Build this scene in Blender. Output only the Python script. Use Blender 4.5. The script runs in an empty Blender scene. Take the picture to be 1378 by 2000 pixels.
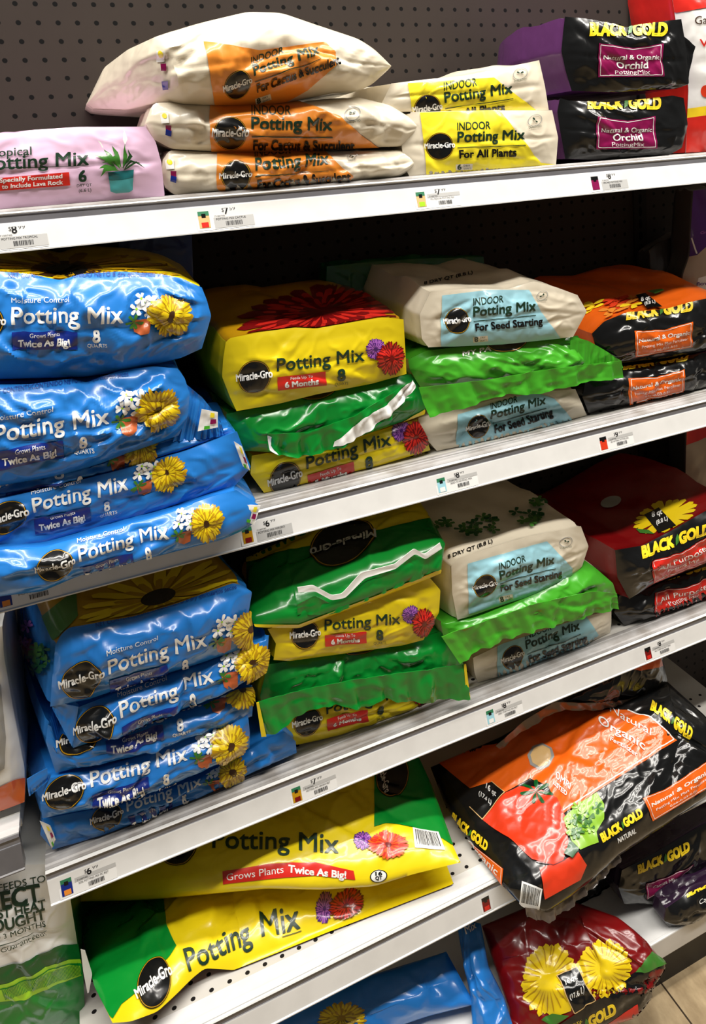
import bpy, bmesh, math, random
import numpy as np
from mathutils import Matrix, Vector

# ---------------------------------------------------------------- camera
U = 0.0254                     # shelving is laid out in inches: column x, row r (downwards), z (towards the wall = 0)
FLOOR_ROW = 68.5
CX, CY, FOC = 900.0, 650.0, 1557.9314
RC = np.array([[0.8968969770425043, 0.06881478965586697, -0.43685276386516797],
               [-0.15518874322306087, 0.9739754595865824, -0.16519157999108988],
               [0.4141162476272385, 0.21595446012463954, 0.8842349261386429]])
CG = np.array([1.0244054668796565, 9.903300774938858, -52.780474042311965])
SC = bpy.context.scene
COL = SC.collection


def W(x, r, z):                # inches -> world metres
    return np.array([x * U, z * U, (FLOOR_ROW - r) * U])


def g2w(v):
    return (v[0], v[2], -v[1])


cam_data = bpy.data.cameras.new('camera')
cam_data.sensor_fit = 'AUTO'
cam_data.sensor_width = 36.0
cam_data.lens = FOC * 36.0 / 2000.0
cam_data.shift_x = (689.0 - CX) / 2000.0
cam_data.shift_y = -(1000.0 - CY) / 2000.0
cam_data.clip_start = 0.02
cam = bpy.data.objects.new('camera', cam_data)
COL.objects.link(cam)
ax, ay, az = Vector(g2w(RC[0])), Vector(g2w(-RC[1])), Vector(g2w(-RC[2]))
M = Matrix((ax, ay, az)).transposed().to_4x4()
M.translation = Vector(W(*CG))
cam.matrix_world = M
SC.camera = cam

# ---------------------------------------------------------------- light and exposure
SC.view_settings.view_transform = 'Standard'
SC.view_settings.look = 'None'
SC.view_settings.exposure = 0.0
SC.view_settings.gamma = 1.0
SC.view_settings.use_curve_mapping = False
world = bpy.data.worlds.new('store_air')
SC.world = world
world.use_nodes = True
world.node_tree.nodes['Background'].inputs['Color'].default_value = (1.0, 0.93, 0.85, 1)
world.node_tree.nodes['Background'].inputs['Strength'].default_value = 0.085


def lamp(name, loc, sx, sy, power, rot=(0, 0, 0), color=(1, 0.95, 0.88)):
    l = bpy.data.lights.new(name, 'AREA')
    l.shape = 'RECTANGLE'
    l.size, l.size_y = sx, sy
    l.energy = power
    l.color = color
    o = bpy.data.objects.new(name, l)
    o.location = loc
    o.rotation_euler = rot
    COL.objects.link(o)
    return o


lamp('ceiling_light', (0.6, -0.64, 3.4), 4.6, 0.12, 104, rot=(math.radians(5), 0, 0))
lamp('ceiling_light', (0.6, -1.36, 3.4), 4.6, 0.16, 104, rot=(math.radians(20), 0, 0))

# ---------------------------------------------------------------- materials
MATS = {}


def lin(c):
    out = []
    for v in c:
        v = v / 255.0
        out.append(v / 12.92 if v <= 0.04045 else ((v + 0.055) / 1.055) ** 2.4)
    return out


def new_mat(name):
    m = bpy.data.materials.new(name)
    m.use_nodes = True
    nt = m.node_tree
    return m, nt, nt.nodes['Principled BSDF']


def film(name, rgb, rough=0.3, coat=0.35, bump=1.0):
    """crinkled plastic film of one printed colour"""
    if name in MATS:
        return MATS[name]
    m, nt, b = new_mat(name)
    b.inputs['Base Color'].default_value = (*lin(rgb), 1)
    b.inputs['Roughness'].default_value = rough
    b.inputs['Specular IOR Level'].default_value = 0.5
    b.inputs['Coat Weight'].default_value = coat
    b.inputs['Coat Roughness'].default_value = 0.12
    tc = nt.nodes.new('ShaderNodeTexCoord')
    n1 = nt.nodes.new('ShaderNodeTexNoise')
    n1.noise_type = 'RIDGED_MULTIFRACTAL'
    n1.inputs['Scale'].default_value = 13.0
    n1.inputs['Detail'].default_value = 1.0
    n1.inputs['Distortion'].default_value = 0.6
    n2 = nt.nodes.new('ShaderNodeTexNoise')
    n2.inputs['Scale'].default_value = 48.0
    n2.inputs['Detail'].default_value = 1.0
    mx = nt.nodes.new('ShaderNodeMath')
    mx.operation = 'MULTIPLY_ADD'
    mx.inputs[1].default_value = 0.22
    bp = nt.nodes.new('ShaderNodeBump')
    bp.inputs['Strength'].default_value = min(1.0, 0.55 * bump)
    bp.inputs['Distance'].default_value = 0.009
    L = nt.links.new
    L(tc.outputs['Object'], n1.inputs['Vector'])
    L(tc.outputs['Object'], n2.inputs['Vector'])
    L(n2.outputs['Fac'], mx.inputs[0])
    L(n1.outputs['Fac'], mx.inputs[2])
    L(mx.outputs[0], bp.inputs['Height'])
    L(bp.outputs['Normal'], b.inputs['Normal'])
    L(bp.outputs['Normal'], b.inputs['Coat Normal'])
    MATS[name] = m
    return m


def paint(name, rgb, rough=0.5, metal=0.0, noise=0.12, scale=30.0, dirt=None):
    """painted steel, board or paper with a little wear"""
    if name in MATS:
        return MATS[name]
    m, nt, b = new_mat(name)
    tc = nt.nodes.new('ShaderNodeTexCoord')
    n = nt.nodes.new('ShaderNodeTexNoise')
    n.inputs['Scale'].default_value = scale
    n.inputs['Detail'].default_value = 4
    r = nt.nodes.new('ShaderNodeValToRGB')
    c = lin(rgb)
    d = lin(dirt) if dirt else [v * (1 - noise) for v in c]
    r.color_ramp.elements[0].position = 0.35
    r.color_ramp.elements[1].position = 0.6
    r.color_ramp.elements[0].color = (*d, 1)
    r.color_ramp.elements[1].color = (*c, 1)
    nt.links.new(tc.outputs['Object'], n.inputs['Vector'])
    nt.links.new(n.outputs['Fac'], r.inputs['Fac'])
    nt.links.new(r.outputs['Color'], b.inputs['Base Color'])
    b.inputs['Roughness'].default_value = rough
    b.inputs['Metallic'].default_value = metal
    MATS[name] = m
    return m


def holes_mat(name, rgb, hole, pitch, radius, axes, offs=(0, 0), rough=0.55, limits=None):
    """painted board punched with a square grid of round holes"""
    m, nt, b = new_mat(name)
    L = nt.links.new

    def math_(op, a, bb=None, c=None):
        n = nt.nodes.new('ShaderNodeMath')
        n.operation = op
        for k, v in enumerate((a, bb, c)):
            if v is None:
                continue
            if isinstance(v, (int, float)):
                n.inputs[k].default_value = v
            else:
                L(v, n.inputs[k])
        return n.outputs[0]
    tc = nt.nodes.new('ShaderNodeTexCoord')
    sp = nt.nodes.new('ShaderNodeSeparateXYZ')
    L(tc.outputs['Object'], sp.inputs[0])
    ds = []
    for k, a in enumerate(axes):
        pk = pitch[k] if isinstance(pitch, tuple) else pitch
        q = math_('MULTIPLY_ADD', sp.outputs[a], 1.0 / pk, 0.5 + 1000.0 - offs[k] / pk)
        q = math_('FRACT', q)
        q = math_('SUBTRACT', q, 0.5)
        ds.append(math_('MULTIPLY', q, q))
    d = math_('SQRT', math_('ADD', ds[0], ds[1]))
    mask = math_('LESS_THAN', d, radius)
    if limits:
        for a, lo, hi in limits:
            mask = math_('MULTIPLY', mask, math_('GREATER_THAN', sp.outputs[a], lo))
            mask = math_('MULTIPLY', mask, math_('LESS_THAN', sp.outputs[a], hi))
    no = nt.nodes.new('ShaderNodeTexNoise')
    no.inputs['Scale'].default_value = 9
    no.inputs['Detail'].default_value = 5
    cr = nt.nodes.new('ShaderNodeMix')
    cr.data_type = 'RGBA'
    c = lin(rgb)
    cr.inputs['A'].default_value = (*[v * 0.9 for v in c], 1)
    cr.inputs['B'].default_value = (*[v * 1.08 for v in c], 1)
    L(tc.outputs['Object'], no.inputs['Vector'])
    L(no.outputs['Fac'], cr.inputs['Factor'])
    mix = nt.nodes.new('ShaderNodeMix')
    mix.data_type = 'RGBA'
    L(cr.outputs['Result'], mix.inputs['A'])
    mix.inputs['B'].default_value = (*lin(hole), 1)
    L(mask, mix.inputs['Factor'])
    L(mix.outputs['Result'], b.inputs['Base Color'])
    b.inputs['Roughness'].default_value = rough
    b.inputs['Specular IOR Level'].default_value = 0.15
    return m


# ---------------------------------------------------------------- pixels to points
def ray(px):
    px = np.asarray(px, float)
    d = np.stack([(px[..., 0] - CX) / FOC, (px[..., 1] - CY) / FOC, np.ones(px.shape[:-1])], -1)
    return d @ RC            # R^T d


def at(x, y, z):              # the point seen at a pixel on the upright plane z (inches from the wall)
    d = ray((x, y))
    s = (z - CG[2]) / d[2]
    p = CG + s * d
    return W(*p)


def proj(P):
    P = np.asarray(P, float)
    g = np.stack([P[..., 0] / U, FLOOR_ROW - P[..., 2] / U, P[..., 1] / U], -1)
    c = (g - CG) @ RC.T
    return np.stack([c[..., 0] / c[..., 2] * FOC + CX, c[..., 1] / c[..., 2] * FOC + CY], -1)


CAMW = W(*CG)


class V:                      # a magnified view of the photograph: origin and scale
    def __init__(s, ox, oy, k):
        s.ox, s.oy, s.k = ox, oy, k

    def __call__(s, pts):
        out = []
        for p in pts:
            q = (s.ox + p[0] * s.k, s.oy + p[1] * s.k)
            out.append(q + tuple(p[2:]))
        return out

    def p(s, x, y):
        return np.array([s.ox + x * s.k, s.oy + y * s.k])


Z1 = V(0, 0, 700 / 1378); Z2 = V(680, 0, 698 / 1378); Z3 = V(0, 480, 540 / 1378); Z4 = V(400, 480, 500 / 1378)
Z5 = V(780, 480, 598 / 1378); Z6 = V(0, 960, 600 / 1378); Y1 = V(420, 920, 560 / 1378); Y2 = V(820, 880, 558 / 1378)
Y3 = V(0, 1300, 520 / 1378); Y4 = V(150, 1480, 800 / 1378); Y5 = V(820, 1280, 558 / 1378); Y6 = V(780, 1600, 598 / 1378)
O1 = V(1080, 0, 298 / 1378); K1 = V(0, 1680, 260 / 1378); PX = V(0, 0, 1.0); T5 = V(1230, 340, 148 / 1057)
R4 = V(1100, 1270, 278 / 1378)


# ---------------------------------------------------------------- meshes
def props(o, label=None, cat=None, group=None, kind=None):
    for k, v in (('label', label), ('category', cat), ('group', group), ('kind', kind)):
        if v:
            o[k] = v
    return o


def link(name, me, mats, parent=None, loc=(0, 0, 0)):
    o = bpy.data.objects.new(name, me)
    for m in mats:
        me.materials.append(m)
    COL.objects.link(o)
    if parent is not None:
        o.parent = parent
    else:
        o.location = loc
    return o


def mesh(name, verts, faces, mats, parent=None, loc=(0, 0, 0), mi=None, smooth=True, sharp=None):
    """verts in world metres; stored relative to the root's place"""
    if parent is not None:
        base = np.array(ROOT_LOC[parent.name])
    else:
        base = np.array(loc, float)
    v = np.asarray(verts, float) - base
    me = bpy.data.meshes.new(name)
    me.from_pydata(v.tolist(), [], faces)
    if mi is not None:
        me.polygons.foreach_set('material_index', mi)
    me.polygons.foreach_set('use_smooth', [smooth] * len(me.polygons))
    me.update()
    if sharp:
        me.set_sharp_from_angle(angle=math.radians(sharp))
    return link(name, me, mats, parent, loc)


ROOT_LOC = {}


def root(name, loc, label, cat, group=None):
    o = bpy.data.objects.new(name, None)
    o.empty_display_size = 0.05
    o.location = [float(v) for v in loc]
    COL.objects.link(o)
    ROOT_LOC[o.name] = tuple(o.location)
    return props(o, label, cat, group)


def box_vf(x0, x1, y0, y1, z0, z1):
    v = [(x0, y0, z0), (x1, y0, z0), (x1, y1, z0), (x0, y1, z0), (x0, y0, z1), (x1, y0, z1), (x1, y1, z1), (x0, y1, z1)]
    f = [(0, 3, 2, 1), (4, 5, 6, 7), (0, 1, 5, 4), (1, 2, 6, 5), (2, 3, 7, 6), (3, 0, 4, 7)]
    return v, f


def boxes(name, bs, mats, parent=None, loc=(0, 0, 0), bevel=0.0):
    vs, fs = [], []
    for b in bs:
        v, f = box_vf(*b)
        n = len(vs)
        vs += v
        fs += [tuple(i + n for i in q) for q in f]
    o = mesh(name, vs, fs, mats, parent, loc, smooth=False)
    if bevel:
        md = o.modifiers.new('bevel', 'BEVEL')
        md.width = bevel
        md.segments = 2
    return o


def extrude_x(name, prof, x0, x1, mats, parent=None, loc=(0, 0, 0), mi=None):
    """closed profile of (y, z) drawn along x, with end caps"""
    n = len(prof)
    vs = [(x0, p[0], p[1]) for p in prof] + [(x1, p[0], p[1]) for p in prof]
    fs = [(i, (i + 1) % n, (i + 1) % n + n, i + n) for i in range(n)]
    fs += [tuple(range(n - 1, -1, -1)), tuple(range(n, 2 * n))]
    o = mesh(name, vs, fs, mats, parent, loc, smooth=False, mi=mi)
    bm = bmesh.new()
    bm.from_mesh(o.data)
    bmesh.ops.recalc_face_normals(bm, faces=bm.faces)
    bm.to_mesh(o.data)
    bm.free()
    return o


# ---------------------------------------------------------------- surfaces
def resample(pts, n, smooth=2):
    p = np.asarray(pts, float)
    d = np.r_[0, np.cumsum(np.linalg.norm(np.diff(p, axis=0), axis=1))]
    t = np.linspace(0, d[-1], n + 1)
    q = np.stack([np.interp(t, d, p[:, k]) for k in range(3)], 1)
    for _ in range(smooth):
        q[1:-1] = 0.25 * q[:-2] + 0.5 * q[1:-1] + 0.25 * q[2:]
    return q


def coons(top, bot, left, right):
    nu, nv = len(top) - 1, len(left) - 1          # left/right run from bottom to top
    u = np.linspace(0, 1, nu + 1)[None, :, None]
    v = np.linspace(0, 1, nv + 1)[:, None, None]
    T, B, L, R = top[None], bot[None], left[:, None], right[:, None]
    return ((1 - v) * B + v * T + (1 - u) * L + u * R
            - ((1 - u) * (1 - v) * bot[0] + u * (1 - v) * bot[-1] + (1 - u) * v * top[0] + u * v * top[-1]))


def grid_normals(P):
    du = np.gradient(P, axis=1)
    dv = np.gradient(P, axis=0)
    n = np.cross(du, dv)
    n /= np.linalg.norm(n, axis=-1, keepdims=True) + 1e-12
    if ((CAMW - P) * n).sum() < 0:
        n = -n
    return n


def creases(shape, rng, count, amp, size=(1.0, 1.0), wid=(0.006, 0.014), ln=(0.02, 0.07), horiz=0.0, ridge=0.22):
    """random folds over a patch of about size[0] x size[1] metres"""
    nv, nu = shape
    X, Yv = np.meshgrid(np.linspace(0, size[0], nu), np.linspace(0, size[1], nv))
    d = np.zeros(shape)
    for _ in range(count):
        x0, y0 = rng.uniform(0, size[0]), rng.uniform(0, size[1])
        a = rng.normal(0, 0.5) if rng.random() < horiz else rng.uniform(0, math.pi)
        w, l = rng.uniform(*wid), rng.uniform(*ln)
        s = (X - x0) * math.cos(a) + (Yv - y0) * math.sin(a)
        t = -(X - x0) * math.sin(a) + (Yv - y0) * math.cos(a)
        t = t + 0.25 * s * s / l * rng.choice([-1, 1])
        h = np.exp(-np.abs(t / w)) * np.exp(-(s / l) ** 2)
        if rng.random() < 0.5:
            h = h * np.tanh(t / w * 1.6) * 1.5
        d += h * rng.choice([-1, 1]) * rng.uniform(0.4, 1.0)
    # fine crumple: sharp ridges between small facets
    n = np.zeros(shape)
    for k in range(7):
        a, f, q = rng.uniform(0, math.pi), rng.uniform(90, 260), rng.uniform(0, 6.28)
        n += np.sin(f * (X * math.cos(a) + Yv * math.sin(a)) + q + 1.2 * np.sin(f * 0.37 * (Yv * math.cos(a) - X * math.sin(a)) + q)) * (150 / f)
    return d * amp - np.minimum(np.abs(n), 1.6) * amp * ridge


class Surf:
    """a grid of points with normals, and where it shows in the photograph"""

    def __init__(s, P, base=None, n=None):
        s.P = P
        s.N = grid_normals(P) if n is None else n
        s.Q = proj(P if base is None else base)
        nv, nu = P.shape[:2]
        s.Ju = np.gradient(s.Q, axis=1)
        s.Jv = np.gradient(s.Q, axis=0)

    def bil(s, A, uv):
        nv, nu = A.shape[:2]
        u = np.clip(uv[:, 0], 0, nu - 1.0001)
        v = np.clip(uv[:, 1], 0, nv - 1.0001)
        i, j = u.astype(int), v.astype(int)
        a, b = (u - i)[:, None], (v - j)[:, None]
        return (A[j, i] * (1 - a) * (1 - b) + A[j, i + 1] * a * (1 - b) + A[j + 1, i] * (1 - a) * b + A[j + 1, i + 1] * a * b)

    def find(s, px):
        nv, nu = s.P.shape[:2]
        sj, si = max(1, nv // 16), max(1, nu // 24)
        sub = s.Q[::sj, ::si]
        flat = sub.reshape(-1, 2)
        idx = np.empty(len(px), int)
        for k in range(0, len(px), 4000):
            q = px[k:k + 4000]
            idx[k:k + 4000] = ((flat[None] - q[:, None]) ** 2).sum(-1).argmin(1)
        uv = np.stack([idx % sub.shape[1] * si, idx // sub.shape[1] * sj], 1).astype(float)
        for _ in range(7):
            e = px - s.bil(s.Q, uv)
            ju, jv = s.bil(s.Ju, uv), s.bil(s.Jv, uv)
            det = ju[:, 0] * jv[:, 1] - ju[:, 1] * jv[:, 0]
            det = np.where(np.abs(det) < 1e-6, 1e-6, det)
            st = np.stack([(e[:, 0] * jv[:, 1] - e[:, 1] * jv[:, 0]) / det, (ju[:, 0] * e[:, 1] - ju[:, 1] * e[:, 0]) / det], 1)
            uv = uv + np.clip(st, -4, 4)
            uv[:, 0] = np.clip(uv[:, 0], 0, nu - 1)
            uv[:, 1] = np.clip(uv[:, 1], 0, nv - 1)
        ok = np.linalg.norm(px - s.bil(s.Q, uv), axis=1) < 6.0
        return uv, ok


# ---------------------------------------------------------------- flat print, cut fine enough to lie on a crinkled surface
TXT = {}


def text_tris(s, bold):
    key = (s, bold)
    if key in TXT:
        return TXT[key]
    c = bpy.data.curves.new('lettering', 'FONT')
    c.body = s
    c.resolution_u = 3
    o = bpy.data.objects.new('lettering', c)
    COL.objects.link(o)
    dg = bpy.context.evaluated_depsgraph_get()
    me = o.evaluated_get(dg).to_mesh()
    me.calc_loop_triangles()
    v = np.array([tuple(q.co)[:2] for q in me.vertices])
    t = np.array([tuple(q.vertices) for q in me.loop_triangles])
    o.evaluated_get(dg).to_mesh_clear()
    bpy.data.objects.remove(o)
    bpy.data.curves.remove(c)
    T = v[t]
    x0, x1 = v[:, 0].min(), v[:, 0].max()
    if bold:
        T = np.concatenate([T + np.array(d) * bold for d in ((-1, -1), (1, -1), (-1, 1), (1, 1))])
        x0, x1 = x0 - bold, x1 + bold
    T[..., 0] = (T[..., 0] - x0) / (x1 - x0)
    T[..., 1] = T[..., 1] / 0.69
    TXT[key] = T
    return T


def refine(T, L):
    for _ in range(14):
        e = np.stack([np.linalg.norm(T[:, 1] - T[:, 0], axis=1), np.linalg.norm(T[:, 2] - T[:, 1], axis=1), np.linalg.norm(T[:, 0] - T[:, 2], axis=1)], 1)
        m = e.max(1) > L
        if not m.any():
            break
        keep, S = T[~m], T[m]
        k = e[m].argmax(1)
        r = np.arange(len(S))
        a, b, c = S[r, k], S[r, (k + 1) % 3], S[r, (k + 2) % 3]
        h = (a + b) / 2
        T = np.concatenate([keep, np.stack([a, h, c], 1), np.stack([h, b, c], 1)])
    return T


def poly_tris(pts):
    bm = bmesh.new()
    vs = [bm.verts.new((p[0], p[1], 0)) for p in pts]
    bm.faces.new(vs)
    bmesh.ops.triangulate(bm, faces=bm.faces[:])
    T = np.array([[tuple(v.co)[:2] for v in f.verts] for f in bm.faces])
    bm.free()
    return T


class Print:
    """one printed part of a thing: shapes given in photograph pixels, laid on its surface"""

    def __init__(s, thing, name, surf, lift=0.0):
        s.thing, s.name, s.surf, s.lift = thing, name, surf, lift
        s.items, s.n = [], 0
        s.label = None

    def tris(s, T, mat, L=7.0, sub=False):
        s.items.append((refine(np.asarray(T, float), min(L, 5.0)), mat, s.n, sub))
        s.n += 1
        return s

    def poly(s, pts, mat, L=9.0):
        return s.tris(poly_tris(pts), mat, L)

    def text(s, txt, p0, p1, cap, mat, bold=0.0, lean=0.35):
        p0, p1 = np.array(p0, float), np.array(p1, float)
        A = p1 - p0
        up = np.array([A[1] * lean, -A[0]])
        up = up / np.linalg.norm(up) * cap
        T = text_tris(txt, bold)
        return s.tris(p0 + T[..., :1] * A + T[..., 1:] * up, mat, max(4.0, cap * 0.35), sub=s.name in ('label_panel', 'logo', 'size_panel'))

    def disc(s, c, a, b, mat, n=36, L=9.0):
        c, a, b = (np.array(q, float) for q in (c, a, b))
        th = np.linspace(0, 2 * math.pi, n, endpoint=False)
        return s.poly([c + math.cos(t) * a + math.sin(t) * b for t in th], mat, L)

    def ring(s, c, a, b, k0, mat, n=36):
        c, a, b = (np.array(q, float) for q in (c, a, b))
        T = []
        for i in range(n):
            t0, t1 = 2 * math.pi * i / n, 2 * math.pi * (i + 1) / n
            e0, e1 = math.cos(t0) * a + math.sin(t0) * b, math.cos(t1) * a + math.sin(t1) * b
            T += [[c + e0, c + e1, c + e1 * k0], [c + e0, c + e1 * k0, c + e0 * k0]]
        return s.tris(T, mat)

    def line(s, pts, w, mat):
        pts = [np.array(p[:2], float) for p in pts]
        T = []
        for a, b in zip(pts[:-1], pts[1:]):
            d = b - a
            n = np.array([-d[1], d[0]]) / (np.linalg.norm(d) + 1e-9) * w / 2
            T += [[a + n, b + n, b - n], [a + n, b - n, a - n]]
        return s.tris(T, mat)

    def build(s):
        o = s._make(s.name, [q for q in s.items if not q[3]], s.thing)
        if o is not None:
            if s.label:
                o['label'] = s.label
            ROOT_LOC[o.name] = ROOT_LOC[s.thing.name]
            s._make('lettering', [q for q in s.items if q[3]], o)
        return o

    def _make(s, name, items, parent):
        vs, fs, mi, mats, ns, base = [], [], [], [], [], 0
        for T, mat, order, _ in items:
            p, inv = np.unique(np.round(T.reshape(-1, 2), 3), axis=0, return_inverse=True)
            f = inv.reshape(-1, 3)
            uv, ok = s.surf.find(p)
            f = f[ok[f].all(1) & (f[:, 0] != f[:, 1]) & (f[:, 1] != f[:, 2]) & (f[:, 0] != f[:, 2])]
            if not len(f):
                continue
            P, N = s.surf.bil(s.surf.P, uv), s.surf.bil(s.surf.N, uv)
            N /= np.linalg.norm(N, axis=1, keepdims=True) + 1e-12
            P = P + N * (0.0013 + s.lift + 0.0003 * order)
            fn = np.cross(P[f[:, 1]] - P[f[:, 0]], P[f[:, 2]] - P[f[:, 0]])
            flip = (fn * N[f[:, 0]]).sum(1) < 0
            f[flip] = f[flip][:, ::-1]
            if mat not in mats:
                mats.append(mat)
            vs.append(P); ns.append(N); fs.append(f + base); mi += [mats.index(mat)] * len(f)
            base += len(P)
        if not vs:
            return None
        vs, ns, fs = np.concatenate(vs), np.concatenate(ns), np.concatenate(fs)
        o = mesh(name, vs, fs.tolist(), mats, parent, mi=mi)
        o.data.normals_split_custom_set_from_vertices(ns.tolist())
        return o


class Frame:
    """a slanted writing frame on a face: origin at the foot of the title, a along it, b up"""

    def __init__(s, O, E, lean=0.35, squash=1.0):
        s.O, s.A = np.array(O, float), np.array(E, float) - np.array(O, float)
        up = np.array([s.A[1] * lean, -s.A[0]])
        s.B = up / np.linalg.norm(up) * np.linalg.norm(s.A) * squash
        s.w = np.linalg.norm(s.A)
        s.h = np.linalg.norm(s.B)
        s.lean = lean

    def __call__(s, a, b):
        return s.O + a * s.A + b * s.B

    def pts(s, ps):
        return [s(a, b) for a, b in ps]

    def rect(s, a0, b0, a1, b1):
        return s.pts([(a0, b0), (a1, b0), (a1, b1), (a0, b1)])

# ---------------------------------------------------------------- bags
def to3(pts, z):
    return np.array([at_row(p[0], p[1], float(p[2][1:])) if len(p) > 2 and isinstance(p[2], str) else at(p[0], p[1], p[2] if len(p) > 2 else z) for p in pts])


def at_row(x, y, r):          # the point seen at a pixel at the height of row r
    d = ray((x, y))
    s = (r - CG[1]) / d[1]
    return W(*(CG + s * d))


def foot(pts, z, row):         # where the spots below these points, on a shelf, would show
    out = []
    for p in pts:
        q = at(p[0], p[1], z)
        q[2] = (FLOOR_ROW - row) * U
        out.append(tuple(proj(q)))
    return out


DECKS = {1: (10.85, -12.6), 2: (27.55, -12.6), 3: (44.15, -12.6), 4: (54.55, -15.5), 5: (63.6, -17.1), 6: (41.4, -12.6)}
SHELF = 1
BAGS = {}


def rest(P, sh, lift=0.0012):
    """nothing of a bag sinks into the shelf it lies on"""
    r, zf = DECKS[sh]
    d = (FLOOR_ROW - r) * U + lift
    m = (P[..., 2] < d) & (P[..., 1] > zf * U)
    P[..., 2] = np.where(m, d, P[..., 2])
    return P


class Bag:
    def __init__(s, label, cat='bag', group=None, seed=0, name='potting_mix_bag'):
        s.name, s.label, s.cat, s.group = name, label, cat, group
        s.rng = np.random.default_rng(seed + 11)
        BAGS[seed] = s
        s.root = None
        s.prints = []
        s.sh = SHELF

    def _root(s, P):
        if s.root is None:
            P = P.reshape(-1, 3)
            s.root = root(s.name, (P[:, 0].mean(), P[:, 1].mean(), P[:, 2].min()), s.label, s.cat, s.group)

    def _patch(s, top, bot, left, right, z, nu, nv, smooth=2):
        T, B = to3(top, z), to3(bot, z)
        L = np.concatenate([B[:1], to3(left, z), T[:1]]) if left else np.stack([B[0], T[0]])
        R = np.concatenate([B[-1:], to3(right, z), T[-1:]]) if right else np.stack([B[-1], T[-1]])
        return coons(resample(T, nu, smooth), resample(B, nu, smooth), resample(L, nv, 1), resample(R, nv, 1))

    def box(s, top, bot, left=(), right=(), z=-10.3, depth=9.5, mats=None, bulge=0.012, wr=16, amp=0.0035, plump=0.008,
            plumpz=0.0, back=(0, 0), backscale=0.9, seam=0.5, lump=0.006, nu=100, nv=44, part='body', pinch=0.02, horiz=0.4):
        """a filled block bag: a creased end face towards the aisle, the rest running back"""
        P0 = s._patch(top, bot, list(left), list(right), z, nu, nv)
        u = np.linspace(0, 1, nu + 1)[None]
        v = np.linspace(0, 1, nv + 1)[:, None]
        prof = (1 - np.abs(2 * u - 1) ** 4) * (1 - np.abs(2 * v - 1) ** 2.6)
        base = P0.copy()
        base[..., 1] -= bulge * prof
        wid = np.linalg.norm(P0[0, -1] - P0[0, 0])
        hei = np.linalg.norm(P0[-1, nu // 2] - P0[0, nu // 2])
        fade = np.minimum(1, 7 * np.minimum(u, 1 - u)) * np.minimum(1, 6 * np.minimum(v, 1 - v))
        d = creases((nv + 1, nu + 1), s.rng, wr, amp, (wid, hei), horiz=horiz) * fade
        if seam:
            d -= 0.0014 * np.exp(-(((v - seam) * hei) / 0.0034) ** 2) * np.minimum(1, 12 * np.minimum(u, 1 - u))
        # corner folds: a triangular tuck at each side of the end face
        P = base.copy()
        P[..., 1] -= d
        P, base = rest(P, s.sh), rest(base, s.sh)
        s._root(P0)
        idx = lambda j, i: j * (nu + 1) + i
        loop = [(0, i) for i in range(nu + 1)] + [(j, nu) for j in range(1, nv + 1)] + [(nv, i) for i in range(nu - 1, -1, -1)] + [(j, 0) for j in range(nv - 1, 0, -1)]
        n = len(loop)
        Lp = np.array([P[j, i] for j, i in loop])
        ts = np.array([0.012, 0.03, 0.06, 0.1, 0.16, 0.23, 0.31, 0.4, 0.5, 0.6, 0.7, 0.79, 0.87, 0.94, 1.0])
        c = np.array([Lp[:, 0].mean(), 0, Lp[:, 2].min() + 0.003])
        D = depth * U
        hz = (Lp[:, 2] - c[2]) / max(1e-6, (Lp[:, 2] - c[2]).max())
        ph = s.rng.uniform(0, 6.28, 6)
        rings = []
        for t in ts:
            pin = pinch * math.exp(-((t - 0.028) / 0.02) ** 2)
            e = (1 - backscale) * max(0, (t - 0.72) / 0.28) ** 2
            sx = 1 + plump * math.sin(math.pi * min(1, t * 1.15)) - pin - e
            sz = 1 + plumpz * math.sin(math.pi * min(1, t * 1.05)) - pin - e
            q = Lp.copy()
            q[:, 0] = c[0] + (Lp[:, 0] - c[0]) * sx + back[0] * t
            q[:, 2] = c[2] + (Lp[:, 2] - c[2]) * sz + back[1] * t * np.clip(hz, 0, 1)
            q[:, 1] = Lp[:, 1] + D * t
            w = math.sin(math.pi * min(1, t)) ** 0.7
            q[:, 2] += lump * w * hz ** 2 * (np.sin(q[:, 0] * 34 + ph[0] + 3 * t) * np.sin(t * 9 + ph[1]) + 0.5 * np.sin(q[:, 0] * 71 + ph[2]) * np.sin(t * 17 + ph[3]))
            rings.append(rest(q, s.sh))
        verts = np.concatenate([P.reshape(-1, 3)] + rings)
        F0 = (nu + 1) * (nv + 1)
        faces, mi = [], []
        for j in range(nv):
            for i in range(nu):
                faces.append((idx(j, i), idx(j, i + 1), idx(j + 1, i + 1), idx(j + 1, i)))
        mi = [0] * len(faces)
        prev = [idx(j, i) for j, i in loop]
        ntop0, ntop1 = nu + nv, 2 * nu + nv
        for k in range(len(ts)):
            cur = [F0 + k * n + q for q in range(n)]
            for q in range(n):
                r = (q + 1) % n
                faces.append((prev[r], prev[q], cur[q], cur[r]))
                mi.append(2 if ntop0 <= q < ntop1 else 1)
            prev = cur
        faces.append(tuple(prev))
        mi.append(1)
        mats = list(mats)
        while len(mats) < 3:
            mats.append(mats[-1])
        s.body = mesh(part, verts, faces, mats, s.root, mi=mi, sharp=50)
        s.bottom = P[0].copy()
        s.front = Surf(P, base)
        tg = [[P[nv, i] for i in range(nu + 1)]] + [[rings[k][ntop0 + (nu - i)] for i in range(nu + 1)] for k in range(len(ts))]
        tg = np.array(tg)
        s.top = Surf(tg[1:])
        lg = [[rings[k][(q if q < n else 0)] for k in range(len(ts) - 1, -1, -1)] for q in [0] + list(range(n - 1, ntop1 - 1, -1))]
        s.left = Surf(np.array(lg))
        return s

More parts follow.
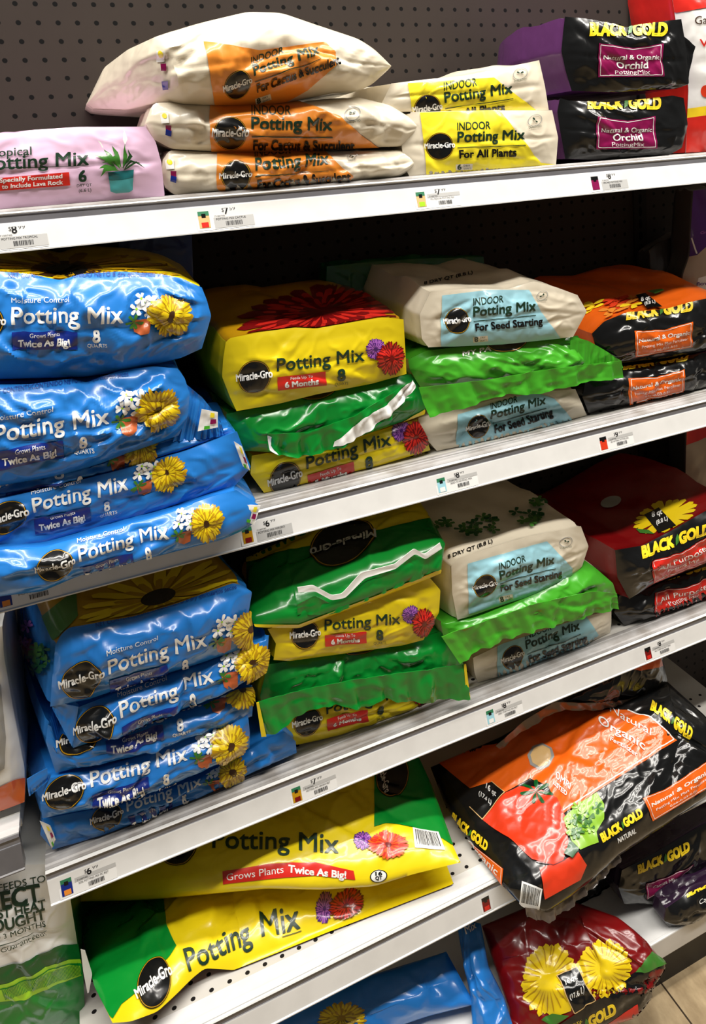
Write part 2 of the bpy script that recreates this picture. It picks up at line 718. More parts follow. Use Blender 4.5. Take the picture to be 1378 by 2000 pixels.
    def pillow(s, top, bot, left=(), right=(), z=-10.3, up=0.03, dn=(0, 0.01, -0.03), mats=None, wr=22, amp=0.005, nu=96, nv=60, part='body',
               power=2.4, rim=0.0, ln=(0.03, 0.11), wid=(0.007, 0.02)):
        """two sheets sealed all round their edge and filled"""
        P0 = s._patch(top, bot, list(left), list(right), z, nu, nv)
        N = grid_normals(P0)
        u = np.linspace(0, 1, nu + 1)[None]
        v = np.linspace(0, 1, nv + 1)[:, None]
        w = ((1 - np.abs(2 * u - 1) ** power) * (1 - np.abs(2 * v - 1) ** power)) ** 0.6
        base = P0 + N * (up * w)[..., None]
        wid_ = np.linalg.norm(P0[nv // 2, -1] - P0[nv // 2, 0])
        hei = np.linalg.norm(P0[-1, nu // 2] - P0[0, nu // 2])
        fade = np.minimum(1, 8 * np.minimum(u, 1 - u)) * np.minimum(1, 8 * np.minimum(v, 1 - v))
        d = creases((nv + 1, nu + 1), s.rng, wr, amp, (wid_, hei), ln=ln, wid=wid, ridge=0.09) * fade
        P = base + N * d[..., None]
        low = rest(P0 + w[..., None] * np.array(dn), s.sh)
        P, base = rest(P, s.sh, 0.004), rest(base, s.sh, 0.004)
        low[..., 2] = np.minimum(low[..., 2], P[..., 2] - 0.0015 * (w > 0))
        s._root(np.concatenate([P.reshape(-1, 3), low.reshape(-1, 3)]))
        idx = lambda j, i: j * (nu + 1) + i
        n0 = (nu + 1) * (nv + 1)
        lidx = {}
        verts = P.reshape(-1, 3).tolist()
        for j in range(nv + 1):
            for i in range(nu + 1):
                if 0 < i < nu and 0 < j < nv:
                    lidx[j, i] = len(verts)
                    verts.append(low[j, i].tolist())
                else:
                    lidx[j, i] = idx(j, i)
        faces, mi = [], []
        for j in range(nv):
            for i in range(nu):
                faces.append((idx(j, i), idx(j, i + 1), idx(j + 1, i + 1), idx(j + 1, i)))
                mi.append(0)
                faces.append((lidx[j, i], lidx[j + 1, i], lidx[j + 1, i + 1], lidx[j, i + 1]))
                mi.append(1)
        mats = list(mats)
        if len(mats) < 2:
            mats.append(mats[0])
        s.body = mesh(part, verts, faces, mats, s.root, mi=mi, sharp=60)
        s.bottom = P[0].copy()
        s.front = Surf(P, base)
        return s

    def sheet(s, part, top, bot, left=(), right=(), z=-11, mats=None, ruffle=0.004, wr=10, amp=0.003, nu=80, nv=18, thick=0.0011, label=None, waves=7):
        """a loose strip of film, such as the sealed end of a bag"""
        P0 = s._patch(top, bot, list(left), list(right), z, nu, nv, smooth=1)
        N = grid_normals(P0)
        u = np.linspace(0, 1, nu + 1)[None]
        v = np.linspace(0, 1, nv + 1)[:, None]
        wid_ = np.linalg.norm(P0[nv // 2, -1] - P0[nv // 2, 0])
        hei = np.linalg.norm(P0[-1, nu // 2] - P0[0, nu // 2])
        ph = s.rng.uniform(0, 6.28, 3)
        r = (np.sin(u * waves * 6.28 + ph[0] + 1.5 * np.sin(u * 9 + ph[1])) + 0.5 * np.sin(u * waves * 14 + ph[2])) * ruffle * (1 - v) ** 0.8
        d = r + creases((nv + 1, nu + 1), s.rng, wr, amp, (wid_, hei), wid=(0.004, 0.01), ln=(0.01, 0.05)) * np.minimum(1, 5 * v + 0.3)
        P = P0 + N * d[..., None]
        Q = P - N * thick
        s._root(P0)
        n0 = (nu + 1) * (nv + 1)
        idx = lambda j, i: j * (nu + 1) + i
        verts = np.concatenate([P.reshape(-1, 3), Q.reshape(-1, 3)])
        faces = []
        for j in range(nv):
            for i in range(nu):
                a = (idx(j, i), idx(j, i + 1), idx(j + 1, i + 1), idx(j + 1, i))
                faces.append(a)
                faces.append(tuple(q + n0 for q in a[::-1]))
        ed = [idx(0, i) for i in range(nu + 1)] + [idx(j, nu) for j in range(1, nv + 1)] + [idx(nv, i) for i in range(nu - 1, -1, -1)] + [idx(j, 0) for j in range(nv - 1, 0, -1)]
        for a, b in zip(ed, ed[1:] + ed[:1]):
            faces.append((b, a, a + n0, b + n0))
        o = mesh(part, verts, faces, mats, s.root, sharp=60)
        if label:
            o['label'] = label
        return Surf(P, P0)

    def pr(s, name, surf=None, lift=0.0, label=None):
        p = Print(s.root, name, surf or s.front, lift)
        p.label = label
        s.prints.append(p)
        return p

    def under(s, upper, gap=0.003):
        """the part of this bag behind its face is pressed flat by the bag lying on it"""
        base = np.array(ROOT_LOC[s.root.name])
        me = s.body.data
        v = np.empty(len(me.vertices) * 3)
        me.vertices.foreach_get('co', v)
        v = v.reshape(-1, 3) + base
        o = np.argsort(upper.bottom[:, 0])
        bx, bz, by = upper.bottom[o, 0], upper.bottom[o, 2], upper.bottom[o, 1]
        lim = np.interp(v[:, 0], bx, bz) - gap
        yf = np.interp(v[:, 0], bx, by) + 0.004
        m = (v[:, 2] > lim) & (v[:, 1] > yf) & (v[:, 0] > bx[0] - 0.02) & (v[:, 0] < bx[-1] + 0.02)
        v[m, 2] = lim[m]
        me.vertices.foreach_set('co', (v - base).ravel())
        me.update()

    def done(s):
        for p in s.prints:
            p.build()


# film colours
BLUE = film('blue film', (36, 120, 202), 0.26)
NAVY = film('navy print', (14, 40, 128), 0.3)
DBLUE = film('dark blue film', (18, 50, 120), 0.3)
YEL = film('yellow film', (234, 210, 22), 0.28)
YELD = film('ochre print', (188, 140, 10), 0.3)
GRN = film('green film', (8, 132, 44), 0.26)
LGRN = film('leaf green film', (66, 160, 38), 0.26)
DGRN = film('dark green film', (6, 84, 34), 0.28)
CREAM = film('cream film', (224, 214, 192), 0.33)
WHT = film('white print', (236, 236, 232), 0.3)
BLK = film('black print', (16, 17, 18), 0.2)
INK = film('dark green ink', (22, 52, 34), 0.35)
ORG = film('orange print', (226, 138, 48), 0.3)
ORG2 = film('deep orange print', (222, 96, 20), 0.28)
SKY = film('pale blue print', (156, 208, 222), 0.33)
LEM = film('lemon print', (240, 222, 44), 0.3)
PINK = film('pink film', (226, 190, 218), 0.35, bump=0.6)
RED = film('red print', (206, 40, 30), 0.3)
DRED = film('dark red film', (116, 9, 12), 0.28)
MAG = film('magenta print', (128, 12, 72), 0.28)
PURP = film('purple film', (78, 30, 120), 0.28)
PLUM = film('plum film', (84, 42, 92), 0.28)
DPLUM = film('dark plum film', (44, 24, 48), 0.25)
CHAR = film('charcoal film', (58, 54, 52), 0.4)
LIL = film('lilac print', (170, 100, 190), 0.3)
GOLD = film('yellow lettering', (250, 216, 40), 0.3)
PETY = film('petal yellow', (226, 196, 20), 0.3)
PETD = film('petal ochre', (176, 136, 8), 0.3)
BRN = film('flower heart', (60, 34, 8), 0.35)
TERR = film('terracotta print', (184, 92, 48), 0.35)
LEAF = film('leaf print', (58, 116, 40), 0.3)
LETT = film('lettuce print', (140, 190, 52), 0.3)
TOM = film('tomato print', (214, 58, 28), 0.25)
GREY = film('grey print', (150, 150, 146), 0.35)
TAN = film('tan print', (214, 178, 120), 0.35)
TEAL = film('teal print', (70, 150, 152), 0.35)
BEIG = film('beige film', (178, 160, 140), 0.35)
CLEAR = film('clear grey film', (84, 74, 66), 0.2)
LIME = film('lime print', (160, 214, 40), 0.3)
BROWNG = film('brown soil film', (120, 78, 60), 0.35)


def petals(p, c, A, B, n, r0, r1, wid, mat, rng, jit=0.12):
    c, A, B = (np.array(q, float) for q in (c, A, B))
    T = []
    for k in range(n):
        t = 2 * math.pi * (k + rng.uniform(-0.3, 0.3)) / n
        rr = r1 * rng.uniform(1 - jit, 1)
        pol = lambda r, a: c + r * (math.cos(a) * A + math.sin(a) * B)
        w = wid
        q = [pol(r0, t), pol((r0 + rr) / 2, t - w), pol(rr * 0.93, t - w * 0.55), pol(rr, t), pol(rr * 0.93, t + w * 0.55), pol((r0 + rr) / 2, t + w)]
        T += [[q[0], q[i], q[i + 1]] for i in range(1, 5)]
    p.tris(T, mat, 9)


def mum(p, c, A, B, rng, cols=(PETY, PETD, BRN)):
    c0, A0, B0 = (np.array(q, float) for q in (c, A, B))
    p.disc(c0, A0 * 0.75, B0 * 0.75, cols[1], 24)
    petals(p, c, A, B, 34, 0.2, 1.0, 0.14, cols[1], rng)
    petals(p, c, A, B, 30, 0.15, 0.93, 0.1, cols[0], rng)
    petals(p, c, A, B, 16, 0.1, 0.62, 0.16, cols[1], rng)
    petals(p, c, A, B, 14, 0.08, 0.52, 0.15, cols[0], rng)
    c, A, B = (np.array(q, float) for q in (c, A, B))
    p.disc(c, A * 0.17, B * 0.17, cols[2], 14)


def logo(bag, c, A, B, surf=None, txt=True, lift=0.0, label='round black logo'):
    """black roundel with a thin gold ring and white name across it"""
    p = bag.pr('logo', surf, lift, label)
    c, A, B = (np.array(q, float) for q in (c, A, B))
    p.disc(c, A, B, BLK)
    p.ring(c, A * 0.965, B * 0.965, 0.965, YELD)
    if txt:
        p.text('Miracle-Gro', c - A * 1.1 - B * 0.14, c + A * 1.1 - B * 0.14, np.linalg.norm(B) * 0.42, WHT, bold=0.025, lean=0.5)
    return p


def d_moist(bag, F, flower=True, net=None, head=True):
    """print of the blue bags"""
    rng = bag.rng
    logo(bag, F(-0.27, 0.02), F.A * 0.205, F.B * 0.17)
    t = bag.pr('lettering', label='white lettering')
    if head:
        t.text('Moisture Control', F(0.0, 0.19), F(0.52, 0.185), F.h * 0.048, WHT, 0.0)
    t.text('Potting Mix', F(0, 0), F(1, 0), F.h * 0.148, WHT, 0.012)
    t.text('8', F(0.73, -0.17), F(0.795, -0.17), F.h * 0.10, WHT, 0.03)
    t.text('QUARTS', F(0.68, -0.215), F(0.86, -0.215), F.h * 0.03, WHT, 0.01)
    l = bag.pr('label_panel', label='navy label panel')
    l.poly(F.rect(0.0, -0.235, 0.59, -0.075), NAVY)
    l.text('Grows Plants', F(0.17, -0.125), F(0.43, -0.125), F.h * 0.035, WHT, 0.0)
    l.text('Twice As Big!', F(0.05, -0.205), F(0.53, -0.205), F.h * 0.058, WHT, 0.03)
    if flower:
        p = bag.pr('flower_picture', label='printed yellow and white flowers in a clay pot')
        p.poly(F.pts([(1.08, 0.02), (1.26, 0.02), (1.23, -0.1), (1.16, -0.12), (1.1, -0.09)]), TERR)
        petals(p, F(1.1, 0.0), F.A * 0.09, F.B * 0.07, 6, 0.0, 1.0, 0.35, LEAF, rng)
        for a, b in ((1.12, 0.11), (1.2, 0.17), (1.24, 0.08), (1.16, 0.2), (1.28, 0.17)):
            petals(p, F(a, b), F.A * 0.075, F.B * 0.07, 5, 0.0, 1.0, 0.5, WHT, rng)
            p.disc(F(a, b), F.A * 0.012, F.B * 0.012, LIME, 8)
        mum(p, F(1.42, 0.05), F.A * 0.2, F.B * 0.2, rng)
    if net:
        n = bag.pr('lettering', label='small dark blue lettering')
        n.text('NET CONTENTS/CONTENIDO NETO 8 dry qts/cuartos secos', net[0], net[1], net[2], NAVY, 0.0)


def d_feeds(bag, F, head=True):
    """print of the yellow bags"""
    rng = bag.rng
    logo(bag, F(-0.26, -0.03), F.A * 0.188, F.B * 0.188)
    t = bag.pr('lettering', label='dark green lettering')
    t.text('Potting Mix', F(0, 0), F(1, 0), F.h * 0.145, INK, 0.012)
    t.text('8', F(0.68, -0.185), F(0.77, -0.185), F.h * 0.12, INK, 0.03)
    t.text('QUARTS', F(0.64, -0.235), F(0.8, -0.235), F.h * 0.028, INK, 0.0)
    l = bag.pr('label_panel', label='red label panel')
    l.poly(F.rect(0.0, -0.215, 0.55, -0.065), RED)
    l.text('Feeds Up To', F(0.15, -0.115), F(0.4, -0.115), F.h * 0.035, WHT, 0.0)
    l.text('6 Months', F(0.08, -0.19), F(0.46, -0.19), F.h * 0.055, WHT, 0.035)
    p = bag.pr('flower_picture', label='printed purple and red flowers')
    mum(p, F(1.13, 0.12), F.A * 0.12, F.B * 0.13, rng, (LIL, PURP, PURP))
    mum(p, F(1.29, 0.0), F.A * 0.165, F.B * 0.2, rng, (RED, DRED, DRED))


def d_indoor(bag, F, sub, panel, mat, size='8', emblem=None, subw=1.1):
    """print of the cream indoor bags"""
    l = bag.pr('label_panel', label={SKY: 'pale blue', LEM: 'yellow', ORG: 'orange'}[mat] + ' label panel')
    l.poly(panel, mat)
    t = bag.pr('lettering', lift=0.0003, label='dark green lettering')
    t.text('INDOOR', F(0.0, 0.175), F(0.49, 0.175), F.h * 0.11, INK, 0.012)
    t.text('Potting Mix', F(0, 0), F(1, 0), F.h * 0.15, INK, 0.022)
    t.line([F(0.0, -0.085), F(1.0, -0.085)], F.h * 0.012, INK)
    t.text(sub, F(0.02, -0.235), F(subw, -0.235), F.h * 0.11, BLK, 0.034)
    s = bag.pr('lettering', lift=0.0003, label='small size mark')
    s.poly(F.rect(-0.02, -0.41, 0.22, -0.325), CREAM)
    s.text(size, F(0.0, -0.4), F(0.06, -0.4), F.h * 0.07, INK, 0.03)
    s.text('DRY', F(0.09, -0.36), F(0.18, -0.36), F.h * 0.025, INK, 0.0)
    s.text('QUARTS', F(0.09, -0.4), F(0.2, -0.4), F.h * 0.022, INK, 0.0)
    p = logo(bag, F(-0.255, -0.05), F.A * 0.2, F.B * 0.2, lift=0.0003)
    if emblem is not None:
        e = bag.pr('emblem', lift=0.0002, label='small round grey emblem')
        c = np.array(emblem[0], float)
        r = emblem[1]
        e.ring(c, (r, -r * 0.2), (0, r * 0.8), 0.9, GREY)
        petals(e, c, (r * 0.5, 0), (0, r * 0.5), 2, 0, 1, 0.5, INK, bag.rng)
        e.text('GUARANTEED', c + (-r * 0.9, r * 1.15), c + (r * 0.9, r * 0.9), r * 0.3, INK, 0.0)


def d_gold(bag, F, panel_w, surf=None, name_cap=0.15):
    """yellow two-word name with a green leaf between the words"""
    t = bag.pr('lettering', surf, label='yellow lettering')
    for txt, a0, a1 in (('BLACK', 0.0, 0.475), ('GOLD', 0.55, 1.0)):
        t.text(txt, F(a0, 0), F(a1, 0), F.h * name_cap, GOLD, 0.055, lean=F.lean)
    t.poly(F.pts([(0.49, 0.0), (0.535, 0.03), (0.55, 0.1), (0.53, 0.15), (0.5, 0.1)]), LEAF)
    return t


def d_label(bag, quad, lines, mat, surf=None, notch=0.14, ink=WHT, lean=0.35):
    """coloured label with a dipped top edge, a fine white border and lines of text; quad = bl, br, tr, tl"""
    bl, br, tr, tl = (np.array(q, float) for q in quad)
    f = lambda a, b: (bl * (1 - a) + br * a) * (1 - b) + (tl * (1 - a) + tr * a) * b

    def shape(m):
        return [f(m, m * 1.4), f(1 - m, m * 1.4), f(1 - m, 1 - m * 1.4), f(0.52, 1 - notch - m * 1.4), f(m, 1 - m * 1.4)]
    p = bag.pr('label_panel', surf, label={MAG: 'magenta', ORG2: 'orange', DRED: 'dark red', RED: 'red', PURP: 'purple'}[mat] + ' label panel')
    p.poly(shape(0), mat)
    q = shape(0.035)
    p.line(q + q[:1], np.linalg.norm(tl - bl) * 0.018, WHT)
    h = np.linalg.norm(tl - bl)
    for txt, a0, a1, b, cap, bold in lines:
        p.text(txt, f(a0, b), f(a1, b), h * cap, ink, bold, lean)
    return p


def barcode(bag, quad, surf=None, bars=22, part='barcode'):
    bl, br, tr, tl = (np.array(q, float) for q in quad)
    f = lambda a, b: (bl * (1 - a) + br * a) * (1 - b) + (tl * (1 - a) + tr * a) * b
    p = bag.pr(part, surf, lift=0.0002, label='white barcode panel')
    p.poly([f(0, 0), f(1, 0), f(1, 1), f(0, 1)], WHT)
    x = 0.08
    T = []
    while x < 0.9:
        w = bag.rng.choice([0.012, 0.02, 0.032])
        q = [f(x, 0.18), f(x + w, 0.18), f(x + w, 0.92), f(x, 0.92)]
        T += [[q[0], q[1], q[2]], [q[0], q[2], q[3]]]
        x += w + bag.rng.choice([0.015, 0.025])
    p.tris(T, BLK)
    return p


# ---------------------------------------------------------------- the shelving bay
WALLC = (51, 44, 40)
peg = holes_mat('punched grey board', WALLC, (3, 3, 3), (U, U), 0.135, (0, 2), (0, 0.5 * U), rough=0.6)
post_mat = holes_mat('slotted grey steel', (38, 34, 32), (3, 3, 3), (0.42 * U, U), 0.4, (0, 2), (0, 0.2 * U), rough=0.5, limits=[(0, -0.2 * U, 0.2 * U)])
DECK = holes_mat('punched white steel', (200, 197, 190), (30, 28, 28), (U, U), 0.13, (0, 1), (0.86 * U, -13.66 * U), rough=0.4, limits=[(1, -14.1 * U, 0)])
WSTEEL = paint('white steel', (226, 226, 224), 0.35, noise=0.06)
SCUFF = paint('scuffed steel strip', (166, 164, 163), 0.35, noise=0.3, scale=22, dirt=(136, 131, 126))
GCHAN = paint('grey channel', (136, 136, 142), 0.3, noise=0.15, scale=20)
KICK = paint('dark kick plate', (24, 21, 20), 0.5)


def structure(name, o_):
    o_.name = name
    o_['kind'] = 'structure'
    return o_


def rz(r):
    return (FLOOR_ROW - r) * U


structure('wall_back', boxes('wall_back', [(-60 * U, 100 * U, 0.0, 0.012, 0.0, rz(-22))], [peg]))
for k, xc in enumerate((-5.6, 42.45, 90.0)):
    o = boxes('trim_%d' % (k + 1), [(-0.62 * U, 0.62 * U, -0.2 * U, 0.0, 0.0, rz(-22))], [post_mat], loc=(0, 0, 0))
    o.location = (xc * U, 0, 0)
    o['kind'] = 'structure'

fm, nt, fb = new_mat('vinyl floor')
tc = nt.nodes.new('ShaderNodeTexCoord')
mp = nt.nodes.new('ShaderNodeMapping')
mp.inputs['Scale'].default_value = (3.2, 1.2, 1)
nz = nt.nodes.new('ShaderNodeTexNoise')
nz.inputs['Scale'].default_value = 7
nz.inputs['Detail'].default_value = 7
nz.inputs['Roughness'].default_value = 0.65
cr = nt.nodes.new('ShaderNodeValToRGB')
cr.color_ramp.elements[0].position, cr.color_ramp.elements[1].position = 0.3, 0.72
cr.color_ramp.elements[0].color = (*lin((138, 118, 88)), 1)
cr.color_ramp.elements[1].color = (*lin((196, 174, 138)), 1)
sp = nt.nodes.new('ShaderNodeSeparateXYZ')
nt.links.new(tc.outputs['Object'], mp.inputs['Vector'])
nt.links.new(mp.outputs['Vector'], nz.inputs['Vector'])
nt.links.new(nz.outputs['Fac'], cr.inputs['Fac'])
nt.links.new(tc.outputs['Object'], sp.inputs[0])


def mth(op, a, b=None, c=None):
    n = nt.nodes.new('ShaderNodeMath')
    n.operation = op
    for k, v in enumerate((a, b, c)):
        if v is None:
            continue
        if isinstance(v, (int, float)):
            n.inputs[k].default_value = v
        else:
            nt.links.new(v, n.inputs[k])
    return n.outputs[0]


jx = mth('LESS_THAN', mth('ABSOLUTE', mth('SUBTRACT', mth('FRACT', mth('MULTIPLY_ADD', sp.outputs[0], 1 / 0.61, 100.5 - 30.25 * U / 0.61)), 0.5)), 0.0026)
jy = mth('LESS_THAN', mth('ABSOLUTE', mth('SUBTRACT', mth('FRACT', mth('MULTIPLY_ADD', sp.outputs[1], 1 / 0.61, 100.5 + 0.86 / 0.61)), 0.5)), 0.0026)
jm = mth('MAXIMUM', jx, jy)
mixn = nt.nodes.new('ShaderNodeMix')
mixn.data_type = 'RGBA'
nt.links.new(jm, mixn.inputs['Factor'])
nt.links.new(cr.outputs['Color'], mixn.inputs['A'])
mixn.inputs['B'].default_value = (*lin((52, 40, 26)), 1)
nt.links.new(mixn.outputs['Result'], fb.inputs['Base Color'])
fb.inputs['Roughness'].default_value = 0.35
structure('floor', boxes('floor', [(-3.5, 5.0, -5.0, 0.3, -0.02, 0.0)], [fm]))


def shelf(label, x0, x1, zf, bottom, grooved=True, h=1.85, group='white steel shelves', railmat=None):
    """one steel shelf: deck, front strip, price rail and two brackets"""
    d = rz(bottom - h)
    F = zf * U
    zb = rz(bottom)
    t = root('gondola_shelf', ((x0 + x1) / 2 * U, F / 2, d - 0.03), label, 'shelf', group)
    X0, X1 = x0 * U, x1 * U
    boxes('deck', [(X0, X1, F + 1.6 * U, -0.006, d - 0.018, d)], [DECK], t)
    i = U
    if grooved:
        strip = [(F + 1.6 * i, d), (F + 1.25 * i, d + 0.04 * i), (F + 1.2 * i, d), (F + 0.95 * i, d), (F + 0.9 * i, d + 0.05 * i), (F + 0.85 * i, d), (F + 0.55 * i, d - 0.02 * i), (F + 0.5 * i, d + 0.04 * i), (F + 0.4 * i, d - 0.02 * i),
                 (F + 0.25 * i, d - 0.06 * i), (F + 0.22 * i, d - 0.3 * i), (F + 1.6 * i, d - 0.3 * i)]
        mi = None
    else:
        strip = [(F + 1.6 * i, d), (F + 0.75 * i, d), (F + 0.7 * i, d - 0.06 * i), (F + 0.55 * i, d - 0.06 * i), (F + 0.5 * i, d), (F + 0.25 * i, d - 0.03 * i), (F + 0.22 * i, d - 0.3 * i), (F + 1.6 * i, d - 0.3 * i)]
    extrude_x('front_strip', strip, X0, X1, [SCUFF if grooved else WSTEEL], t)
    rail = [(F + 0.22 * i, d - 0.1 * i), (F + 0.12 * i, d - 0.1 * i), (F + 0.06 * i, d - 0.16 * i), (F + 0.12 * i, d - 0.22 * i), (F + 0.15 * i, d - 0.26 * i), (F + 0.14 * i, d - 0.55 * i), (F + 0.1 * i, d - 0.57 * i), (F + 0.08 * i, d - 0.62 * i),
            (F - 0.2 * i, zb + 0.1 * i), (F - 0.28 * i, zb + 0.06 * i), (F - 0.28 * i, zb), (F + 0.5 * i, zb), (F + 0.5 * i, d - 0.1 * i)]
    mi = [0, 0, 0, 1, 1, 1, 0, 0, 0, 0, 0, 0, 0, 0, 0]
    extrude_x('price_rail', rail, X0, X1, [railmat or WSTEEL, GCHAN], t, mi=mi)
    for xa in (X0 + 0.004, X1 - 0.010):
        prof = [(-0.006, d - 0.018), (-0.006, d - 0.065), (-0.05, d - 0.065), (F + 0.06, d - 0.035), (F + 0.06, d - 0.018)]
        extrude_x('bracket', prof, xa, xa + 0.006, [WSTEEL], t)
    t['zf'], t['d'], t['zb'] = zf, d, zb
    return t


shelf('topmost white steel shelf holding the cactus and orchid mix bags', -5.45, 42.3, -12, 12.7)
shelf('second white steel shelf down, under the tall stack of blue bags at left', -5.45, 42.3, -12, 29.4)
shelf('third white steel shelf down, with the blue stack standing fully in view', -5.45, 42.3, -12, 46.0)
shelf('low white punched shelf under the large yellow and orange bags', -5.45, 42.3, -15, 56.4, grooved=False)
shelf('white shelf of the neighbouring bay, its end showing at the left edge', -53.6, -6.2, -12, 43.3, grooved=False, group=None, railmat=paint('grey tag holder', (104, 102, 104), 0.25))
for r_, t_ in ((12.7, 'top'), (29.4, 'second'), (46.0, 'third')):
    shelf('white shelf of the right neighbouring bay, level with the %s shelf' % t_, 42.75, 89.6, -12, r_, group='shelves of the right neighbouring bay')
bt = root('base_deck', (18 * U, -8 * U, rz(65.3)), 'lowest white base shelf just above the dark kick plate and floor', 'shelf')
boxes('deck', [(-53.6 * U, 100 * U, -16.8 * U, -0.004, rz(64.0), rz(63.6))], [WSTEEL], bt)
boxes('front_rail', [(-53.6 * U, 100 * U, -17.0 * U, -16.5 * U, rz(65.3), rz(63.62))], [WSTEEL], bt, bevel=0.002)
boxes('kick_plate', [(-53.6 * U, 100 * U, -16.3 * U, -15.8 * U, 0.0, rz(65.2))], [KICK], bt)

# ================================================================ first shelf
g = 'cream cactus mix bags stacked on the top shelf'
# pink tropical bag
b = Bag('pink tropical potting mix bag with a pot plant picture, left end of the top shelf', seed=1)
b.box(Z1([(-120, 530), (0, 512), (50, 514), (120, 500), (300, 488), (558, 487)]), Z1([(-120, 835), (0, 822), (300, 792), (632, 763)]), left=[], right=Z1([(632, 745), (620, 625), (598, 545)]),
      z=-11.2, depth=10, mats=[PINK, PINK, PINK], bulge=0.01, wr=14, amp=0.002, horiz=0.8)
F = Frame(Z1.p(-62, 655), Z1.p(342, 632))
t = b.pr('lettering', label='dark green lettering')
t.text('Tropical', Z1.p(-62, 606), Z1.p(122, 596), 16, INK, 0.01)
t.text('Potting Mix', F(0, 0), F(1, 0), F.h * 0.125, INK, 0.015)
t.text('6', Z1.p(302, 698), Z1.p(333, 696), 21, INK, 0.03)
t.text('DRY QT', Z1.p(295, 718), Z1.p(352, 714), 5, INK, 0.01)
t.text('(6.6 L)', Z1.p(303, 737), Z1.p(350, 733), 6, INK, 0.01)
t.line(Z1([(-60, 648), (190, 640), (340, 634)]), 1.4, INK)
l = b.pr('label_panel', label='red label panel')
l.poly(Z1([(-62, 690), (265, 662), (270, 712), (-62, 738)]), RED)
l.text('Specially Formulated', Z1.p(0, 702), Z1.p(240, 684), 8, WHT, 0.02)
l.text('to include Lava Rock', Z1.p(8, 725), Z1.p(242, 707), 8, WHT, 0.02)
p = b.pr('plant_picture', label='printed peace lily in a teal pot')
p.poly(Z1([(415, 665), (425, 735), (445, 742), (495, 738), (508, 730), (514, 655), (480, 662)]), TEAL)
p.poly(Z1([(415, 662), (418, 690), (470, 690), (512, 680), (514, 652)]), film('dark teal print', (30, 104, 108), 0.3))
for q, w in (([(450, 655), (410, 610), (362, 600)], 22), ([(460, 650), (420, 600), (400, 575)], 20), ([(465, 650), (445, 590), (430, 560)], 20), ([(470, 650), (480, 600), (478, 560)], 22), ([(470, 655), (520, 625), (555, 650)], 14),
             ([(470, 655), (500, 620), (545, 632)], 14), ([(455, 655), (405, 640), (380, 650)], 20), ([(460, 655), (405, 650), (385, 680)], 20), ([(465, 650), (500, 600), (490, 575)], 18), ([(460, 650), (440, 610), (390, 625)], 20)):
    a_, m_, c_ = (Z1.p(*v) for v in q)
    d_ = (c_ - a_) / np.linalg.norm(c_ - a_)
    n_ = np.array([-d_[1], d_[0]]) * w * 0.2
    p.poly([a_, (a_ + m_) / 2 + n_ * 0.7, m_ + n_, c_, m_ - n_, (a_ + m_) / 2 - n_ * 0.7], LEAF if w > 19 else film('deep leaf print', (30, 66, 30), 0.3))
p.line(Z1([(470, 640), (480, 560), (475, 510)]), 1.2, LEAF)
p.poly(Z1([(470, 540), (476, 505), (488, 540), (480, 560)]), WHT)
p.poly(Z1([(395, 570), (375, 540), (385, 545), (402, 570)]), WHT)
b.done()


def cactus(label, seed, top, bot, left, right, z, panel, F, emb, marks, depth=8.5, logo_dx=0.0, **kw):
    b = Bag(label, group=g, seed=seed)
    b.box(top, bot, left, right, z=z, depth=depth, mats=[CREAM, CREAM, CREAM], bulge=kw.pop('bulge', 0.03), amp=kw.pop('amp', 0.006), wr=30, plump=0.0, backscale=0.55, seam=0.45, horiz=0.35, **kw)
    d_indoor(b, F, 'For Cactus & Succulent', panel, ORG, emblem=emb, subw=1.28)
    m = b.pr('colour_marks', label='yellow, pink and blue printing marks')
    x, y = marks
    m.poly([(x - 9, y - 9), (x + 7, y - 10), (x + 9, y + 8), (x - 6, y + 9)], WHT)
    m.disc((x, y - 5), (5, 1), (0, 5), LEM)
    m.poly([(x + 2, y + 12), (x + 13, y + 12), (x + 13, y + 26), (x + 3, y + 25)], MAG)
    m.poly([(x + 5, y + 46), (x + 16, y + 46), (x + 16, y + 62), (x + 6, y + 64)] if y < 150 else [(x + 3, y + 20), (x + 14, y + 24), (x + 13, y + 34), (x + 2, y + 31)], NAVY)
    b.done()
    return b


cactus('cream and orange cactus mix bag lying lowest, directly on the top shelf', 3,
       PX([(318, 312), (330, 293), (400, 296), (520, 298), (680, 295), (790, 293), (806, 302)]), PX([(322, 366), (340, 381), (424, 380), (560, 372), (680, 362), (780, 345), (812, 326)]), PX([(314, 340)]), PX([(818, 316)]),
       -10.8, Z1([(835, 590), (1240, 574), (1500, 800), (1400, 760), (832, 750)]), Frame(Z1.p(980, 655), Z1.p(1265, 632)), (PX.p(690, 305), 10), (332, 322))
cactus('cream and orange cactus mix bag in the middle of its stack of three', 4,
       PX([(293, 214), (300, 201), (355, 199), (470, 203), (560, 199), (700, 190), (760, 205), (795, 226), (812, 240)]), PX([(300, 272), (335, 291), (420, 296), (560, 295), (700, 288), (785, 286), (812, 262)]), PX([(284, 240)]), PX([(820, 248)]),
       -10.9, Z1([(808, 405), (1150, 392), (1300, 450), (1500, 600), (1378, 567), (1100, 583), (812, 582)]), Frame(Z1.p(965, 497), Z1.p(1275, 500)), (Z2.p(15, 440), 16), (322, 232))
